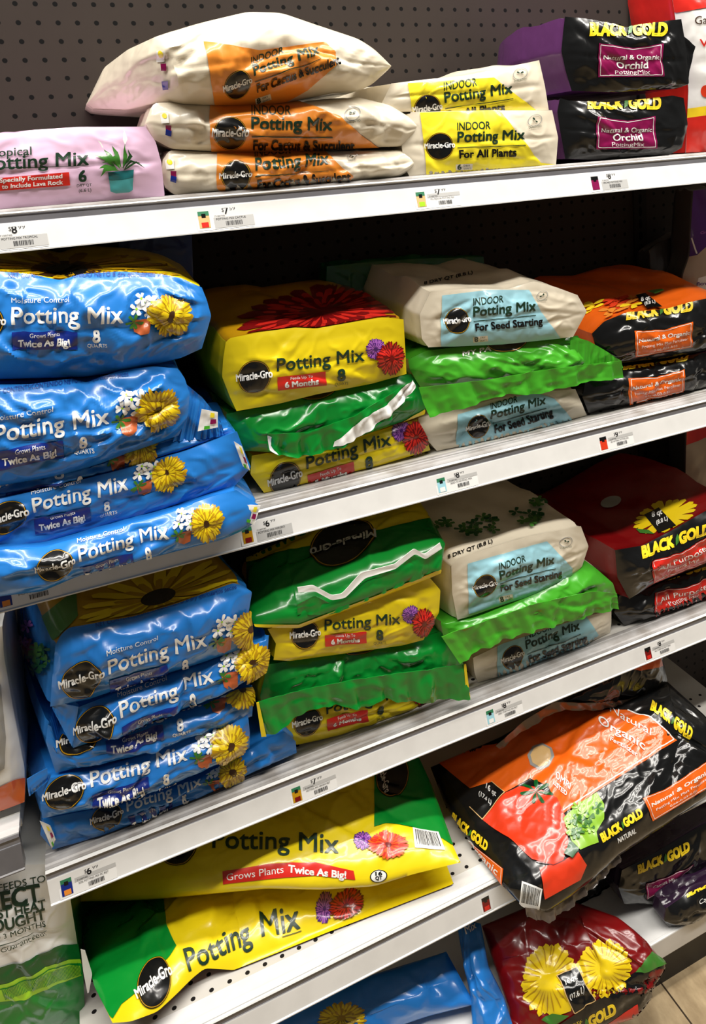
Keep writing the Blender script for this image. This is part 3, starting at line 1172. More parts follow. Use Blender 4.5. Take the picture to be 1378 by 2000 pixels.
cactus('slumped cream and orange cactus mix bag on top of its stack, end swung back', 5,
       PX([(172, 196, -3.5), (203, 132, -5), (249, 97, -8), (305, 71), (386, 46), (483, 23), (549, 25), (610, 46), (700, 76), (731, 96), (757, 122)]),
       PX([(180, 212, -3.5), (250, 214, -7), (305, 200, -10), (356, 203), (422, 206), (508, 204), (559, 200), (610, 190), (650, 182), (700, 178), (725, 166), (757, 137)]), PX([(168, 204, -3.5)]), PX([(764, 129)]),
       -11.2, Z1([(788, 157), (1000, 190), (1250, 160), (1290, 200), (1290, 250), (1180, 345), (1100, 390), (1000, 402), (825, 402)]), Frame(Z1.p(975, 290), Z1.p(1225, 208)), None, (Z1.p(620, 212)[0], Z1.p(620, 218)[1]), bulge=0.045, depth=5.5, amp=0.007)


def yellow_indoor(label, seed, top, bot, left, right, z, F, panel, emb, lean_back=(0, 0), depth=9.5):
    b = Bag(label, group='yellow labelled indoor mix bags on the top shelf', seed=seed)
    b.box(top, bot, left, right, z=z, depth=depth, mats=[CREAM, CREAM, CREAM], bulge=0.008, amp=0.003, wr=10, plump=0.02, back=lean_back)
    d_indoor(b, F, 'For All Plants', panel, LEM, size='6', emblem=emb, subw=0.87)
    return b


b = yellow_indoor('cream indoor mix bag with yellow label, lower of two beside the cactus bags', 7, Z2([(240, 432), (500, 426), (785, 425)]), Z2([(240, 690), (300, 683), (560, 660), (800, 634)]), Z2([(215, 640), (205, 560)]), Z2([(808, 530)]), -11,
                  Frame(Z2.p(418, 548), Z2.p(678, 538)), Z2([(274, 435), (580, 425), (740, 628), (800, 634), (300, 680), (293, 560)]), (Z2.p(718, 465), 14))
b.done()
b = yellow_indoor('cream indoor mix bag with yellow label, upper one with a leafy plant printed on top', 8, Z2([(165, 322), (300, 306), (450, 292), (600, 262), (735, 232)]), Z2([(110, 430), (400, 430), (772, 424)]), Z2([(130, 395)]), Z2([(757, 330)]), -10.6,
                  Frame(Z2.p(370, 395), Z2.p(632, 358)), Z2([(228, 322), (560, 300), (722, 424), (245, 430), (240, 380)]), (Z2.p(660, 285), 14), lean_back=(-0.03, 0.01))
p = b.pr('plant_picture', b.top, label='printed green leaves')
for k in range(46):
    x, y = b.rng.uniform(400, 540), b.rng.uniform(232, 286)
    a = b.rng.uniform(0, 6.28)
    petals(p, Z2.p(x, y), (9, 0), (0, 5), 2, 0, 1, 0.5, LEAF if k % 2 else DGRN, b.rng)
b.done()


def orchid(label, seed, top, bot, left, right, z, F, quad, depth=9):
    b = Bag(label, group='black orchid mix bags on the top shelf', seed=seed)
    b.box(top, bot, left, right, z=z, depth=depth, mats=[BLK, PLUM, LIL], bulge=0.014, amp=0.0035, wr=18, plump=0.04, lump=0.004)
    d_gold(b, F, 1)
    d_label(b, quad, [('Natural & Organic', 0.09, 0.94, 0.52, 0.13, 0.01), ('Orchid', 0.28, 0.76, 0.25, 0.2, 0.02), ('PottingMix', 0.25, 0.78, 0.08, 0.12, 0.0)], MAG)
    return b


b = orchid('black orchid mix bag, lower of the two at the right of the top shelf', 11, Z2([(815, 378), (850, 388), (1000, 396), (1100, 388), (1250, 368), (1292, 378)]), Z2([(836, 612), (1000, 618), (1232, 600)]), Z2([(815, 500), (805, 430)]), Z2([(1285, 570), (1308, 480)]), -10.4,
           Frame(Z2.p(920, 418), Z2.p(1205, 420)), [Z2.p(955, 575), Z2.p(1190, 572), Z2.p(1183, 448), Z2.p(958, 450)])
b.done()
b = orchid('black orchid mix bag with purple sides, upper of the two at right of top shelf', 12, O1([(105, 150), (300, 168), (500, 205), (640, 250), (740, 232), (1000, 190), (1155, 172)]), O1([(165, 820), (600, 836), (1110, 800)]), O1([(110, 640), (72, 460), (92, 250)]), O1([(1225, 760), (1200, 440)]), -10.6,
           Frame(O1.p(325, 318), O1.p(1030, 318)), [O1.p(415, 695), O1.p(1000, 690), O1.p(1005, 392), O1.p(412, 388)])
b.sheet('side_flap', O1([(1185, 330), (1285, 420)]), O1([(1190, 700), (1215, 765)]), z=-10.2, mats=[BLK], ruffle=0.001, wr=3, nu=16, nv=20)
p = b.pr('flower_picture', b.top, label='printed green leaf and lilac petals')
p.poly(O1([(700, 225), (705, 170), (850, 180), (880, 205), (760, 240)]), LEAF)
p.poly(O1([(300, 175), (330, 160), (480, 160), (520, 190), (420, 185)]), LIL)
b.done()

# red and white bag standing at the right edge
b = Bag('red and white bag standing upright beyond the orchid bags at the right edge', seed=13, name='soil_bag')
b.box(PX([(1303, -60), (1400, -60), (1500, -60)]), PX([(1338, 298), (1420, 294), (1500, 288)]), PX([(1344, 170), (1322, 60)]), [], z=-7.5, depth=5, mats=[WHT, RED, RED], bulge=0.03, amp=0.004, seam=0)
p = b.pr('label_panel', label='red lower panel')
p.poly(PX([(1330, 232), (1400, 222), (1500, 215), (1500, 300), (1330, 305)]), RED)
p = b.pr('yellow_band', label='yellow band')
p.poly(PX([(1330, 214), (1400, 204), (1500, 196), (1500, 215), (1400, 222), (1330, 232)]), GOLD)
p = b.pr('label_panel', label='red upper panel')
p.poly(PX([(1300, -60), (1500, -60), (1500, 10), (1378, 15), (1320, 25), (1303, 20)]), RED)
p = b.pr('tomato_picture', label='printed tomato')
p.disc(PX.p(1378, 178), (10, 0), (0, 12), TOM)
p = b.pr('lettering', label='brown and red lettering')
p.text('Garden', PX.p(1357, 48), PX.p(1420, 44), 16, BRN, 0.0)
p.text('Veg', PX.p(1366, 92), PX.p(1410, 86), 15, RED, 0.01)
b.done()

SHELF = 2
# ================================================================ second shelf, blue stack at left
g = 'blue moisture mix bags stacked on the second shelf'


def blue(label, seed, top, bot, left, right, z, F, net=None, topm=None, group=None, **kw):
    b = Bag(label, group=group or g, seed=seed)
    b.box(top, bot, left, right, z=z, mats=[BLUE, BLUE, topm or BLUE], bulge=kw.pop('bulge', 0.022), amp=kw.pop('amp', 0.0055), wr=kw.pop('wr', 26), **kw)
    d_moist(b, F, net=net)
    return b


def big_flower(b, c, A, B):
    p = b.pr('flower_picture', b.top, label='large yellow flower printed on the top')
    mum(p, c, A, B, b.rng)
    return p


def corner(b, pts, z, marks=True, name='seal_corner'):
    """white printed corner of the sealed end"""
    s = b.sheet(name, [pts[0], pts[1]], [pts[3], pts[2]], z=z, mats=[WHT], ruffle=0.0006, wr=3, amp=0.001, nu=14, nv=14, label='white corner of the bag seal')
    if marks:
        f = lambda a, c_: np.array(pts[0]) * (1 - a) * (1 - c_) + np.array(pts[1]) * a * (1 - c_) + np.array(pts[3]) * (1 - a) * c_ + np.array(pts[2]) * a * c_
        p = b.pr('colour_marks', s, label='small coloured printing marks')
        p.poly([f(0.55, 0.08), f(0.8, 0.08), f(0.8, 0.35), f(0.55, 0.35)], LEM)
        p.poly([f(0.6, 0.45), f(0.9, 0.45), f(0.9, 0.72), f(0.6, 0.72)], MAG)
        p.poly([f(0.3, 0.8), f(0.6, 0.8), f(0.6, 0.98), f(0.3, 0.98)], LGRN)


b = blue('blue mix bag at the bottom of the second-shelf stack, sagging over the shelf edge', 21, Z6([(-190, 285), (0, 262), (200, 248), (450, 180), (700, 112), (950, 22), (1060, -6)]), Z6([(-190, 520), (0, 470), (190, 448), (370, 372), (700, 292), (1000, 216), (1110, 165)]), [], Z6([(1150, 130), (1160, 60)]), -13.6,
         Frame(Z6.p(355, 312), Z6.p(757, 205)), bulge=0.018, depth=12)
corner(b, Z6([(1105, 60), (1168, 62), (1140, 150), (1085, 128)]), -13.75)
b.done()
b = blue('blue mix bag second from the bottom of the second-shelf stack, dim in shade', 22, Z3([(-250, 1310), (0, 1262), (330, 1185), (600, 1118), (930, 1020), (1180, 925)]), Z6([(-190, 300), (0, 258), (180, 232), (450, 160), (700, 92), (940, 8), (1050, -22)]), [], Z3([(1250, 1105), (1212, 1010)]), -12.9,
         Frame(Z3.p(165, 1335), Z3.p(640, 1215)), bulge=0.012, depth=11.5)
corner(b, Z3([(1165, 975), (1205, 1000), (1245, 1120), (1210, 1100)]), -13.1)
b.done()
b = blue('blue mix bag third in the second-shelf stack, only a strip showing with a white corner', 23, Z3([(-250, 1200), (0, 1160), (300, 1100), (600, 1020), (880, 945), (1150, 905)]), Z3([(-250, 1300), (0, 1258), (330, 1180), (600, 1113), (930, 1015), (1175, 930)]), [], Z3([(1165, 920)]), -12.4,
         Frame(Z3.p(25, 1204), Z3.p(505, 1084)), bulge=0.012, depth=11)
b.done()
b = blue('blue mix bag second from the top of the second-shelf stack, crumpled face', 24, Z3([(-250, 700), (0, 692), (150, 690), (350, 662), (430, 682), (500, 655), (600, 622), (760, 600), (885, 612)]), Z3([(-250, 1240), (0, 1196), (300, 1146), (500, 1086), (620, 1040), (760, 992), (890, 945)]), [], Z3([(935, 850), (945, 740), (920, 660)]), -12.9,
         Frame(Z3.p(-25, 990), Z3.p(545, 890)), net=(Z3.p(-40, 742), Z3.p(640, 650), 9), amp=0.008, wr=34, bulge=0.03, depth=11)
b.sheet('seal_flap', Z3([(925, 690), (1010, 760), (1098, 868)]), Z3([(860, 975), (1000, 965), (1120, 945)]), z=-12.7, mats=[BLUE], ruffle=0.002, wr=8, amp=0.003, nv=24, label='blue folded end of the bag')
corner(b, Z3([(1005, 815), (1085, 830), (1085, 905), (985, 925)]), -13.0)
b.done()
b = blue('blue mix bag on top of the second-shelf stack, yellow flower on its top side', 25, Z3([(-250, 150), (0, 128), (150, 142), (300, 172), (400, 142), (600, 128), (800, 142), (900, 160), (1005, 208)]), Z3([(-250, 668), (0, 664), (200, 660), (430, 652), (640, 622), (900, 560), (1005, 512)]), [], Z3([(1030, 430), (1052, 350), (1030, 270)]), -12.6,
         Frame(Z3.p(58, 392), Z3.p(612, 382)), net=(Z3.p(40, 160), Z3.p(850, 152), 9), topm=YEL, amp=0.008, wr=30, bulge=0.03, depth=11.5, back=(0, 0.02))
p = b.pr('flower_picture', b.top, label='large yellow flower printed on the top')
p.disc(Z3.p(330, 120), (70, 0), (0, 16), BRN)
petals(p, Z3.p(330, 115), (250, 0), (0, 34), 18, 0.2, 1, 0.11, PETD, b.rng)
p.disc(Z3.p(330, 125), (42, 0), (0, 10), BLK)
b.done()

# ---- second shelf, yellow stack
g = 'yellow feeding mix bags on the second shelf'


def yellow(label, seed, top, bot, left, right, z, F, topm=YELD, group=None, **kw):
    b = Bag(label, group=group or g, seed=seed)
    b.box(top, bot, left, right, z=z, mats=[YEL, YEL, topm], bulge=kw.pop('bulge', 0.012), amp=kw.pop('amp', 0.003), wr=kw.pop('wr', 14), **kw)
    if F is not None:
        d_feeds(b, F)
    return b


b = yellow('yellow mix bag lowest on the second shelf, under the green flap', 31, Z4([(252, 1130), (540, 1080), (800, 1020), (1140, 935)]), Z4([(318, 1330), (500, 1292), (900, 1195), (1212, 1100)]), Z4([(245, 1230)]), Z4([(1190, 1030)]), -10,
           Frame(Z4.p(548, 1205), Z4.p(1000, 1070)))
b.done()
b = Bag('green ended mix bag between two yellow ones on the second shelf, torn white seal strip', seed=32)
b.box(Z4([(115, 905), (300, 868), (700, 775), (1110, 690)]), Z4([(150, 1100), (500, 1120), (800, 1040), (1180, 905)]), Z4([(120, 1000)]), Z4([(1190, 850), (1150, 745)]), z=-10.2, mats=[GRN, YEL, GRN], bulge=0.02, amp=0.005, wr=22, seam=0)
p = b.pr('label_panel', label='yellow lower band')
p.poly(Z4([(940, 1015), (1180, 880), (1195, 905), (960, 1065)]), YEL)
p = logo(b, Z4.p(600, 775), Z4.p(600 + 110, 760) - Z4.p(600, 775), Z4.p(600, 720) - Z4.p(600, 775), txt=False)
s = b.sheet('seal_flap', Z4([(340, 1015), (550, 1005), (800, 920), (1120, 725)]), Z4([(345, 1105), (400, 1130), (500, 1142), (640, 1112), (740, 1085), (1000, 930), (1135, 760)]), left=Z4([(335, 1060)]), right=[], z=-11.3, mats=[GRN], ruffle=0.004, wr=10, amp=0.004, label='green folded seal')
p = b.pr('seal_strip', s, label='white strip along the seal')
p.poly(Z4([(700, 1055), (860, 925), (980, 855), (1110, 715), (1135, 730), (1130, 770), (1020, 890), (880, 1000), (800, 1050), (690, 1085)]), WHT)
p = b.pr('seal_strip', s, label='white strip along the seal')
p.poly(Z4([(335, 1020), (362, 1030), (360, 1080), (390, 1125), (350, 1105)]), WHT)
b.done()
b = yellow('yellow mix bag on top of the yellow stack, second shelf', 33, Z4([(112, 520), (132, 497), (290, 466), (480, 440), (600, 445), (800, 410), (960, 385), (1068, 396)]), Z4([(170, 890), (400, 850), (600, 800), (900, 742), (1084, 690)]), Z4([(135, 815), (92, 705), (98, 610)]), Z4([(1078, 560)]), -10.8,
           Frame(Z4.p(388, 676), Z4.p(860, 620)), back=(-0.02, 0.045), topm=YELD)
p = b.pr('flower_picture', b.top, label='large dark red flower printed on the top')
for k_, (ra, rb, n_, w_, m_) in enumerate(((180, 58, 30, 0.16, DRED), (150, 46, 34, 0.1, RED), (110, 36, 26, 0.16, DRED), (90, 28, 24, 0.11, RED), (55, 18, 16, 0.2, DRED))):
    petals(p, Z4.p(640, 360), (ra, -ra * 0.14), (0, rb), n_, 0.0, 1, w_, m_, b.rng)
b.done()
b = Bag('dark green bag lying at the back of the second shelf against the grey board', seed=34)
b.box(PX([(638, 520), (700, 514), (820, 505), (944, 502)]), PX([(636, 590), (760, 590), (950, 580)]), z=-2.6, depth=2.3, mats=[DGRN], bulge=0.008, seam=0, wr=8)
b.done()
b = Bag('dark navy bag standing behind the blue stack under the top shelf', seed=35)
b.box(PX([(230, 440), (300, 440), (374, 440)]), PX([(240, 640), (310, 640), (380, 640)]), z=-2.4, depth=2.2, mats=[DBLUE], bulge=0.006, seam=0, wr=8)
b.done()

# ---- second shelf, seed starting stack
g = 'cream seed starting bags on the second shelf'


def seed_bag(label, sd, top, bot, left, right, z, F, panel, emb, group, back=(0, 0), depth=9.4, **kw):
    b = Bag(label, group=group, seed=sd)
    b.box(top, bot, left, right, z=z, depth=depth, mats=[CREAM, CREAM, CREAM], bulge=0.012, amp=0.0035, wr=14, back=back, **kw)
    d_indoor(b, F, 'For Seed Starting', panel, SKY, emblem=emb)
    return b


b = seed_bag('cream seed starting bag lowest on the second shelf, below the green flap', 41, Z5([(85, 775), (200, 745), (430, 690), (600, 660), (790, 645)]), Z5([(170, 926), (300, 915), (600, 842), (842, 765)]), Z5([(120, 870), (80, 810)]), Z5([(820, 710)]), -9.9,
             Frame(Z5.p(415, 783), Z5.p(660, 712)), Z5([(262, 760), (600, 660), (700, 690), (782, 790), (300, 918), (255, 905)]), None, g)
b.done()
b = Bag('leaf green ended bag folded over between the two seed starting bags, second shelf', seed=42)
b.box(Z5([(38, 512), (120, 472), (400, 440), (570, 428), (800, 404)]), Z5([(110, 660), (300, 640), (550, 625), (800, 590), (850, 585)]), Z5([(70, 600), (45, 555)]), Z5([(872, 500)]), z=-10.4, mats=[LGRN, CREAM, LGRN], bulge=0.024, amp=0.005, wr=26, seam=0)
b.sheet('seal_flap', Z5([(90, 640), (250, 622), (400, 603), (700, 552), (1000, 518)]), Z5([(135, 772), (250, 742), (350, 712), (430, 682), (500, 668), (600, 672), (740, 640), (860, 612), (1012, 596)]), left=Z5([(105, 700)]), z=-11.6, mats=[LGRN], ruffle=0.0035, wr=16, amp=0.0035, label='crimped green seal')
b.sheet('seal_corner', Z5([(770, 405), (850, 428), (915, 465), (992, 515)]), Z5([(760, 585), (860, 575), (940, 565), (1005, 548)]), z=-10.9, mats=[LGRN], ruffle=0.0015, wr=6, amp=0.002, nv=20, label='green flattened corner')
logo(b, Z5.p(480, 430), Z5.p(575, 425) - Z5.p(480, 430), Z5.p(480, 380) - Z5.p(480, 430), txt=False)
t = b.pr('lettering', label='white printed letters')
t.text('MY PA', Z5.p(285, 500), Z5.p(415, 475), 9, WHT, 0.02)
b.done()
b = seed_bag('cream seed starting bag on top of its stack, second shelf, pinched right end', 43, Z5([(140, 205), (320, 192), (480, 196), (600, 160), (700, 185), (800, 222)]), Z5([(130, 457), (350, 446), (500, 440), (780, 410)]), Z5([(100, 420), (90, 310)]), Z5([(842, 295)]), -11,
             Frame(Z5.p(332, 318), Z5.p(612, 290)), Z5([(190, 225), (400, 200), (582, 200), (640, 300), (722, 415), (400, 448), (186, 452)]), (Z5.p(640, 225), 11), g, back=(-0.02, 0.03))
t = b.pr('lettering', b.top, label='dark lettering on the top side')
t.text('8 DRY QT (8.8 L)', Z5.p(110, 178), Z5.p(330, 128), 6, BLK, 0.02)
b.done()

# ---- second shelf, orange and black bags
g = 'black and orange mix bags at the right of the second shelf'


def black(label, sd, top, bot, left, right, z, F, quad, lines, mat, group, side, topm, **kw):
    b = Bag(label, group=group, seed=sd)
    b.box(top, bot, left, right, z=z, mats=[BLK, side, topm], bulge=kw.pop('bulge', 0.02), amp=0.0045, wr=24, plump=0.03, seam=0.5, **kw)
    if F is not None:
        d_gold(b, F, 1)
    d_label(b, quad, lines, mat)
    return b


NO = [('Natural & Organic', 0.06, 0.95, 0.52, 0.15, 0.02), ('Potting Mix Plus Fertilizer', 0.1, 0.92, 0.3, 0.1, 0.0), ('0.06-0.03-0.03', 0.3, 0.72, 0.14, 0.07, 0.0)]
b = black('black and orange mix bag lowest at the right of the second shelf', 51, Z5([(835, 610), (1000, 545), (1200, 520), (1320, 490), (1450, 460)]), Z5([(850, 752), (1050, 716), (1330, 656), (1460, 625)]), Z5([(822, 680)]), [], -9.9,
          Frame(Z5.p(1005, 558), Z5.p(1298, 515)), [Z5.p(1032, 715), Z5.p(1280, 655), Z5.p(1275, 555), Z5.p(1032, 598)], NO, ORG2, g, BLK, BLK)
b.done()
b = black('black and orange mix bag with an orange vegetable picture on top, right of second shelf', 52, Z5([(865, 395), (920, 340), (1020, 300), (1200, 285), (1340, 245), (1450, 225)]), Z5([(950, 520), (1000, 527), (1200, 505), (1378, 472), (1460, 455)]), Z5([(885, 470)]), [], -10.2,
          Frame(Z5.p(1020, 333), Z5.p(1320, 292)), [Z5.p(1062, 500), Z5.p(1320, 455), Z5.p(1315, 342), Z5.p(1055, 383)], NO, ORG2, g, ORG2, ORG2, back=(-0.03, 0.05))
p = b.pr('vegetable_picture', b.top, label='printed orange peppers and leaves')
for k in range(12):
    petals(p, Z5.p(b.rng.uniform(860, 1070), b.rng.uniform(230, 310)), (26, -9), (5, 8), 3, 0, 1, 0.5, [ORG, GOLD, TOM][k % 3], b.rng)
p.poly(Z5([(1060, 232), (1105, 222), (1180, 285), (1120, 300)]), BLK)
p.text('8 qt', Z5.p(1085, 262), Z5.p(1128, 252), 8, WHT, 0.02)
p.text('(8.8 L)', Z5.p(1100, 280), Z5.p(1150, 268), 6, WHT, 0.02)
p.poly(Z5([(1110, 215), (1180, 205), (1190, 212), (1150, 228)]), LEAF)
b.done()

# ---- neighbouring bay at the right edge, second shelf level
b = Bag('purple and beige bag standing at the right edge, second shelf level', seed=55, name='soil_bag')
b.box(T5([(880, 230), (1057, 210), (1400, 180)]), foot(T5([(760, 1650), (1057, 1700), (1400, 1700)]), -5.5, 27.5), T5([(730, 1420), (830, 1150), (850, 700)]), [], z=-5.5, depth=2.5, mats=[PURP, CHAR, CHAR], bulge=0.03, seam=0, wr=16)
p = b.pr('label_panel', label='beige lower panel with a white patch')
p.poly(T5([(700, 1150), (840, 1150), (935, 1130), (1060, 1020), (1400, 960), (1400, 1750), (700, 1750)]), BEIG)
p.poly(T5([(930, 1580), (960, 1450), (1060, 1420), (1400, 1400), (1400, 1660), (1000, 1640)]), WHT)
p.line(T5([(862, 890), (935, 1110)]), 3, WHT)
p.text('Grow', T5.p(985, 840), T5.p(1200, 800), 5, LIL, 0.01)
p.text('flower', T5.p(930, 1560), T5.p(1200, 1530), 7, PURP, 0.01)
b.done()
b = Bag('dark grey bag slumped in shadow behind the purple bag at right', seed=56, name='soil_bag')
b.box(T5([(280, 1080), (420, 960), (640, 850), (830, 870)]), foot(T5([(290, 1680), (500, 1700), (830, 1700)]), -2.4, 27.5), T5([(280, 1400)]), [], z=-2.4, depth=2, mats=[CHAR], bulge=0.02, seam=0)
b.done()

SHELF = 3
# ================================================================ third shelf, blue stack
g = 'blue moisture mix bags stacked on the third shelf'
b = blue('blue mix bag at the foot of the third-shelf stack, right end spread along the shelf', 61, Z6([(190, 1470), (300, 1448), (560, 1400), (900, 1285), (1110, 1165), (1200, 1110), (1280, 1080)]), Z6([(236, 1606), (500, 1532), (900, 1370), (1130, 1262), (1330, 1172)]), Z6([(180, 1540)]), Z6([(1325, 1120)]), -10.9,
         Frame(Z6.p(570, 1440), Z6.p(905, 1325)), group=g, bulge=0.014)
corner(b, Z6([(178, 1480), (225, 1500), (250, 1560), (232, 1604)]), -11.3)
b.done()
b = blue('blue mix bag second from the foot of the third-shelf stack, sharp left seal corner', 62, Z6([(225, 1285), (420, 1250), (700, 1160), (1040, 1022), (1112, 1005)]), Z6([(190, 1466), (500, 1402), (800, 1300), (1118, 1150)]), Z6([(180, 1395), (205, 1330)]), Z6([(1120, 1080)]), -11.4,
         Frame(Z6.p(408, 1325), Z6.p(842, 1205)), group=g, back=(-0.045, 0))
b.sheet('seal_flap', Z6([(120, 1290), (212, 1240)]), Z6([(130, 1368), (215, 1300)]), z=-11.2, mats=[BLUE], ruffle=0.0008, wr=3, nu=16, nv=14)
b.done()
b = blue('blue mix bag in the middle of the third-shelf stack, mostly covered face', 63, Z6([(215, 1045), (330, 1120), (600, 1050), (900, 960), (1130, 868)]), Z6([(250, 1262), (600, 1182), (900, 1090), (1130, 1008)]), Z6([(205, 1120)]), Z6([(1135, 940)]), -11.3,
         Frame(Z6.p(470, 1087), Z6.p(905, 963)), group=g, back=(-0.045, 0))
b.done()
b = blue('blue mix bag second from the top of the third-shelf stack, torn left corner', 64, Z6([(350, 968), (600, 870), (900, 775), (1205, 645)]), Z6([(328, 1150), (600, 1062), (1000, 905), (1190, 805)]), Z6([(320, 1060)]), Z6([(1200, 720)]), -11.7,
         Frame(Z6.p(540, 1010), Z6.p(960, 855)), group=g, back=(-0.045, 0))
b.sheet('seal_flap', Z6([(225, 940), (352, 966)]), Z6([(235, 975), (326, 1150)]), z=-11.9, mats=[BLUE], ruffle=0.0006, wr=3, nu=16, nv=16)
b.done()
b = blue('blue mix bag on top of the third-shelf stack, dim flower picture on its top side', 65, Z6([(248, 690), (275, 640), (310, 610), (600, 560), (800, 500), (960, 440), (1045, 410), (1085, 420)]), Z6([(225, 965), (400, 932), (640, 850), (900, 770), (1128, 690)]), Z6([(232, 860)]), Z6([(1112, 560), (1130, 450)]), -11.9,
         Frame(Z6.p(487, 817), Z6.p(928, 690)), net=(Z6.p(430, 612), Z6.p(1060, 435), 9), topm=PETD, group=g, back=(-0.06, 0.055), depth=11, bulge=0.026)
p = b.pr('flower_picture', b.top, label='large yellow flower and green leaves printed on top')
p.poly(Z6([(140, 600), (340, 440), (350, 560), (280, 640), (200, 700)]), LEAF)
petals(p, Z6.p(710, 480), (165, -40), (0, 62), 20, 0.1, 1, 0.14, PETY, b.rng)
petals(p, Z6.p(710, 480), (100, -25), (0, 40), 16, 0.1, 1, 0.14, PETD, b.rng)
p.disc(Z6.p(710, 478), (34, -8), (0, 15), BLK)
p = b.pr('flower_picture', b.left, label='purple flowers and green leaves printed on the side')
for k in range(9):
    petals(p, Z6.p(b.rng.uniform(60, 150), b.rng.uniform(560, 760)), (14, 0), (0, 14), 6, 0, 1, 0.4, LIL if k % 2 else MAG, b.rng)
for k in range(9):
    petals(p, Z6.p(b.rng.uniform(160, 240), b.rng.uniform(620, 800)), (16, 0), (0, 14), 4, 0, 1, 0.5, LEAF if k % 2 else DGRN, b.rng)
b.done()

# ---- third shelf, yellow and green bags
g = 'yellow feeding mix bags on the third shelf'
b = yellow('yellow mix bag lowest on the third shelf, under a wide green flap', 71, Y1([(320, 1190), (500, 1140), (800, 1080), (1010, 1040)]), Y1([(392, 1316), (600, 1272), (850, 1192), (1015, 1125)]), Y1([(345, 1265)]), Y1([(1020, 1085)]), -10.1, Frame(Y1.p(535, 1172), Y1.p(890, 1085)), group=g)
b.done()
b = Bag('green ended mix bag whose wide flap hangs to the third shelf, yellow side edges', seed=72)
b.box(Y1([(252, 930), (500, 890), (900, 825), (1090, 770)]), Y1([(235, 1180), (480, 1120), (800, 1070), (1205, 1000)]), Y1([(215, 1080)]), Y1([(1190, 920), (1130, 820)]), z=-10.6, mats=[GRN, YEL, GRN], bulge=0.022, amp=0.006, wr=24, seam=0)
b.sheet('seal_flap', Y1([(205, 1110), (480, 1040), (800, 985), (1195, 930)]), Y1([(243, 1276), (330, 1232), (480, 1135), (560, 1130), (720, 1145), (800, 1098), (950, 1114), (1222, 1094)]), left=Y1([(215, 1200)]), right=Y1([(1215, 1020)]), z=-12.0, mats=[GRN], ruffle=0.004, wr=12, amp=0.004, label='green folded seal')
b.sheet('side_edge', Y1([(1195, 930), (1205, 928)]), Y1([(1208, 1097), (1226, 1092)]), z=-12.1, mats=[YEL], ruffle=0, wr=2, amp=0.0005, nu=6, nv=24, label='yellow edge strip at right')
b.sheet('side_edge', Y1([(198, 1115), (210, 1112)]), Y1([(222, 1278), (246, 1276)]), z=-12.1, mats=[YEL], ruffle=0, wr=2, amp=0.0005, nu=6, nv=24, label='yellow edge strip at left')
logo(b, Y1.p(710, 840), Y1.p(800, 815) - Y1.p(710, 840), Y1.p(710, 795) - Y1.p(710, 840), txt=False)
b.done()
b = yellow('yellow mix bag between the two green ended ones on the third shelf', 73, Y1([(252, 760), (400, 722), (520, 690), (800, 600), (1030, 512)]), Y1([(280, 908), (360, 913), (600, 880), (900, 838), (1000, 812)]), Y1([(292, 830)]), Y1([(1075, 680), (1082, 572)]), -11.2, Frame(Y1.p(527, 768), Y1.p(890, 735)), group=g)
b.done()
b = Bag('green and yellow mix bag on top of the third-shelf pile, logo upside down', seed=74)
b.pillow(Y1([(150, 420, -5), (400, 310, -5), (660, 225, -5), (960, 120, -5)]), Y1([(190, 748), (400, 752), (560, 690), (800, 602), (1082, 490)]), Y1([(172, 700, -11.3), (150, 560, -8)]), Y1([(1105, 350, -11.3), (1050, 250, -8)]), z=-11.6, up=0.03, dn=(0, 0.02, -0.035), mats=[GRN, YEL], wr=20, amp=0.005)
p = b.pr('label_panel', label='yellow rear panel')
p.poly(Y1([(140, 440), (400, 385), (700, 300), (1040, 225), (960, 120), (400, 300), (150, 400)]), YEL)
p = b.pr('label_panel', label='yellow front edge')
p.poly(Y1([(185, 735), (400, 735), (560, 675), (800, 585), (1082, 470), (1095, 500), (800, 620), (400, 770), (190, 765)]), YEL)
p = logo(b, Y1.p(612, 350), Y1.p(770, 308) - Y1.p(612, 350), Y1.p(612, 455) - Y1.p(612, 350), txt=False, lift=0.0006)
q = b.pr('lettering', lift=0.0018, label='upside down white name on the logo')
q.text('Miracle-Gro', Y1.p(768, 285), Y1.p(455, 385), 16, WHT, 0.025, lean=0.3)
b.sheet('seal_flap', Y1([(395, 640), (480, 600), (560, 640), (620, 620), (720, 530), (870, 480), (950, 400), (1010, 425), (1090, 375)]), Y1([(395, 690), (560, 690), (800, 590), (960, 525), (1085, 470)]), z=-11.9, mats=[GRN], ruffle=0.002, wr=6, amp=0.002, label='green seal lying forward')
b.sheet('seal_strip', Y1([(395, 560), (470, 548), (560, 598), (610, 590), (700, 490), (860, 448), (955, 372), (1005, 400), (1080, 345)]), Y1([(400, 585), (480, 578), (560, 622), (625, 610), (720, 515), (865, 472), (960, 398), (1010, 425), (1090, 372)]), z=-12.1, mats=[WHT], ruffle=0, wr=4, amp=0.001, nv=6, label='white wavy seal edge')
b.done()

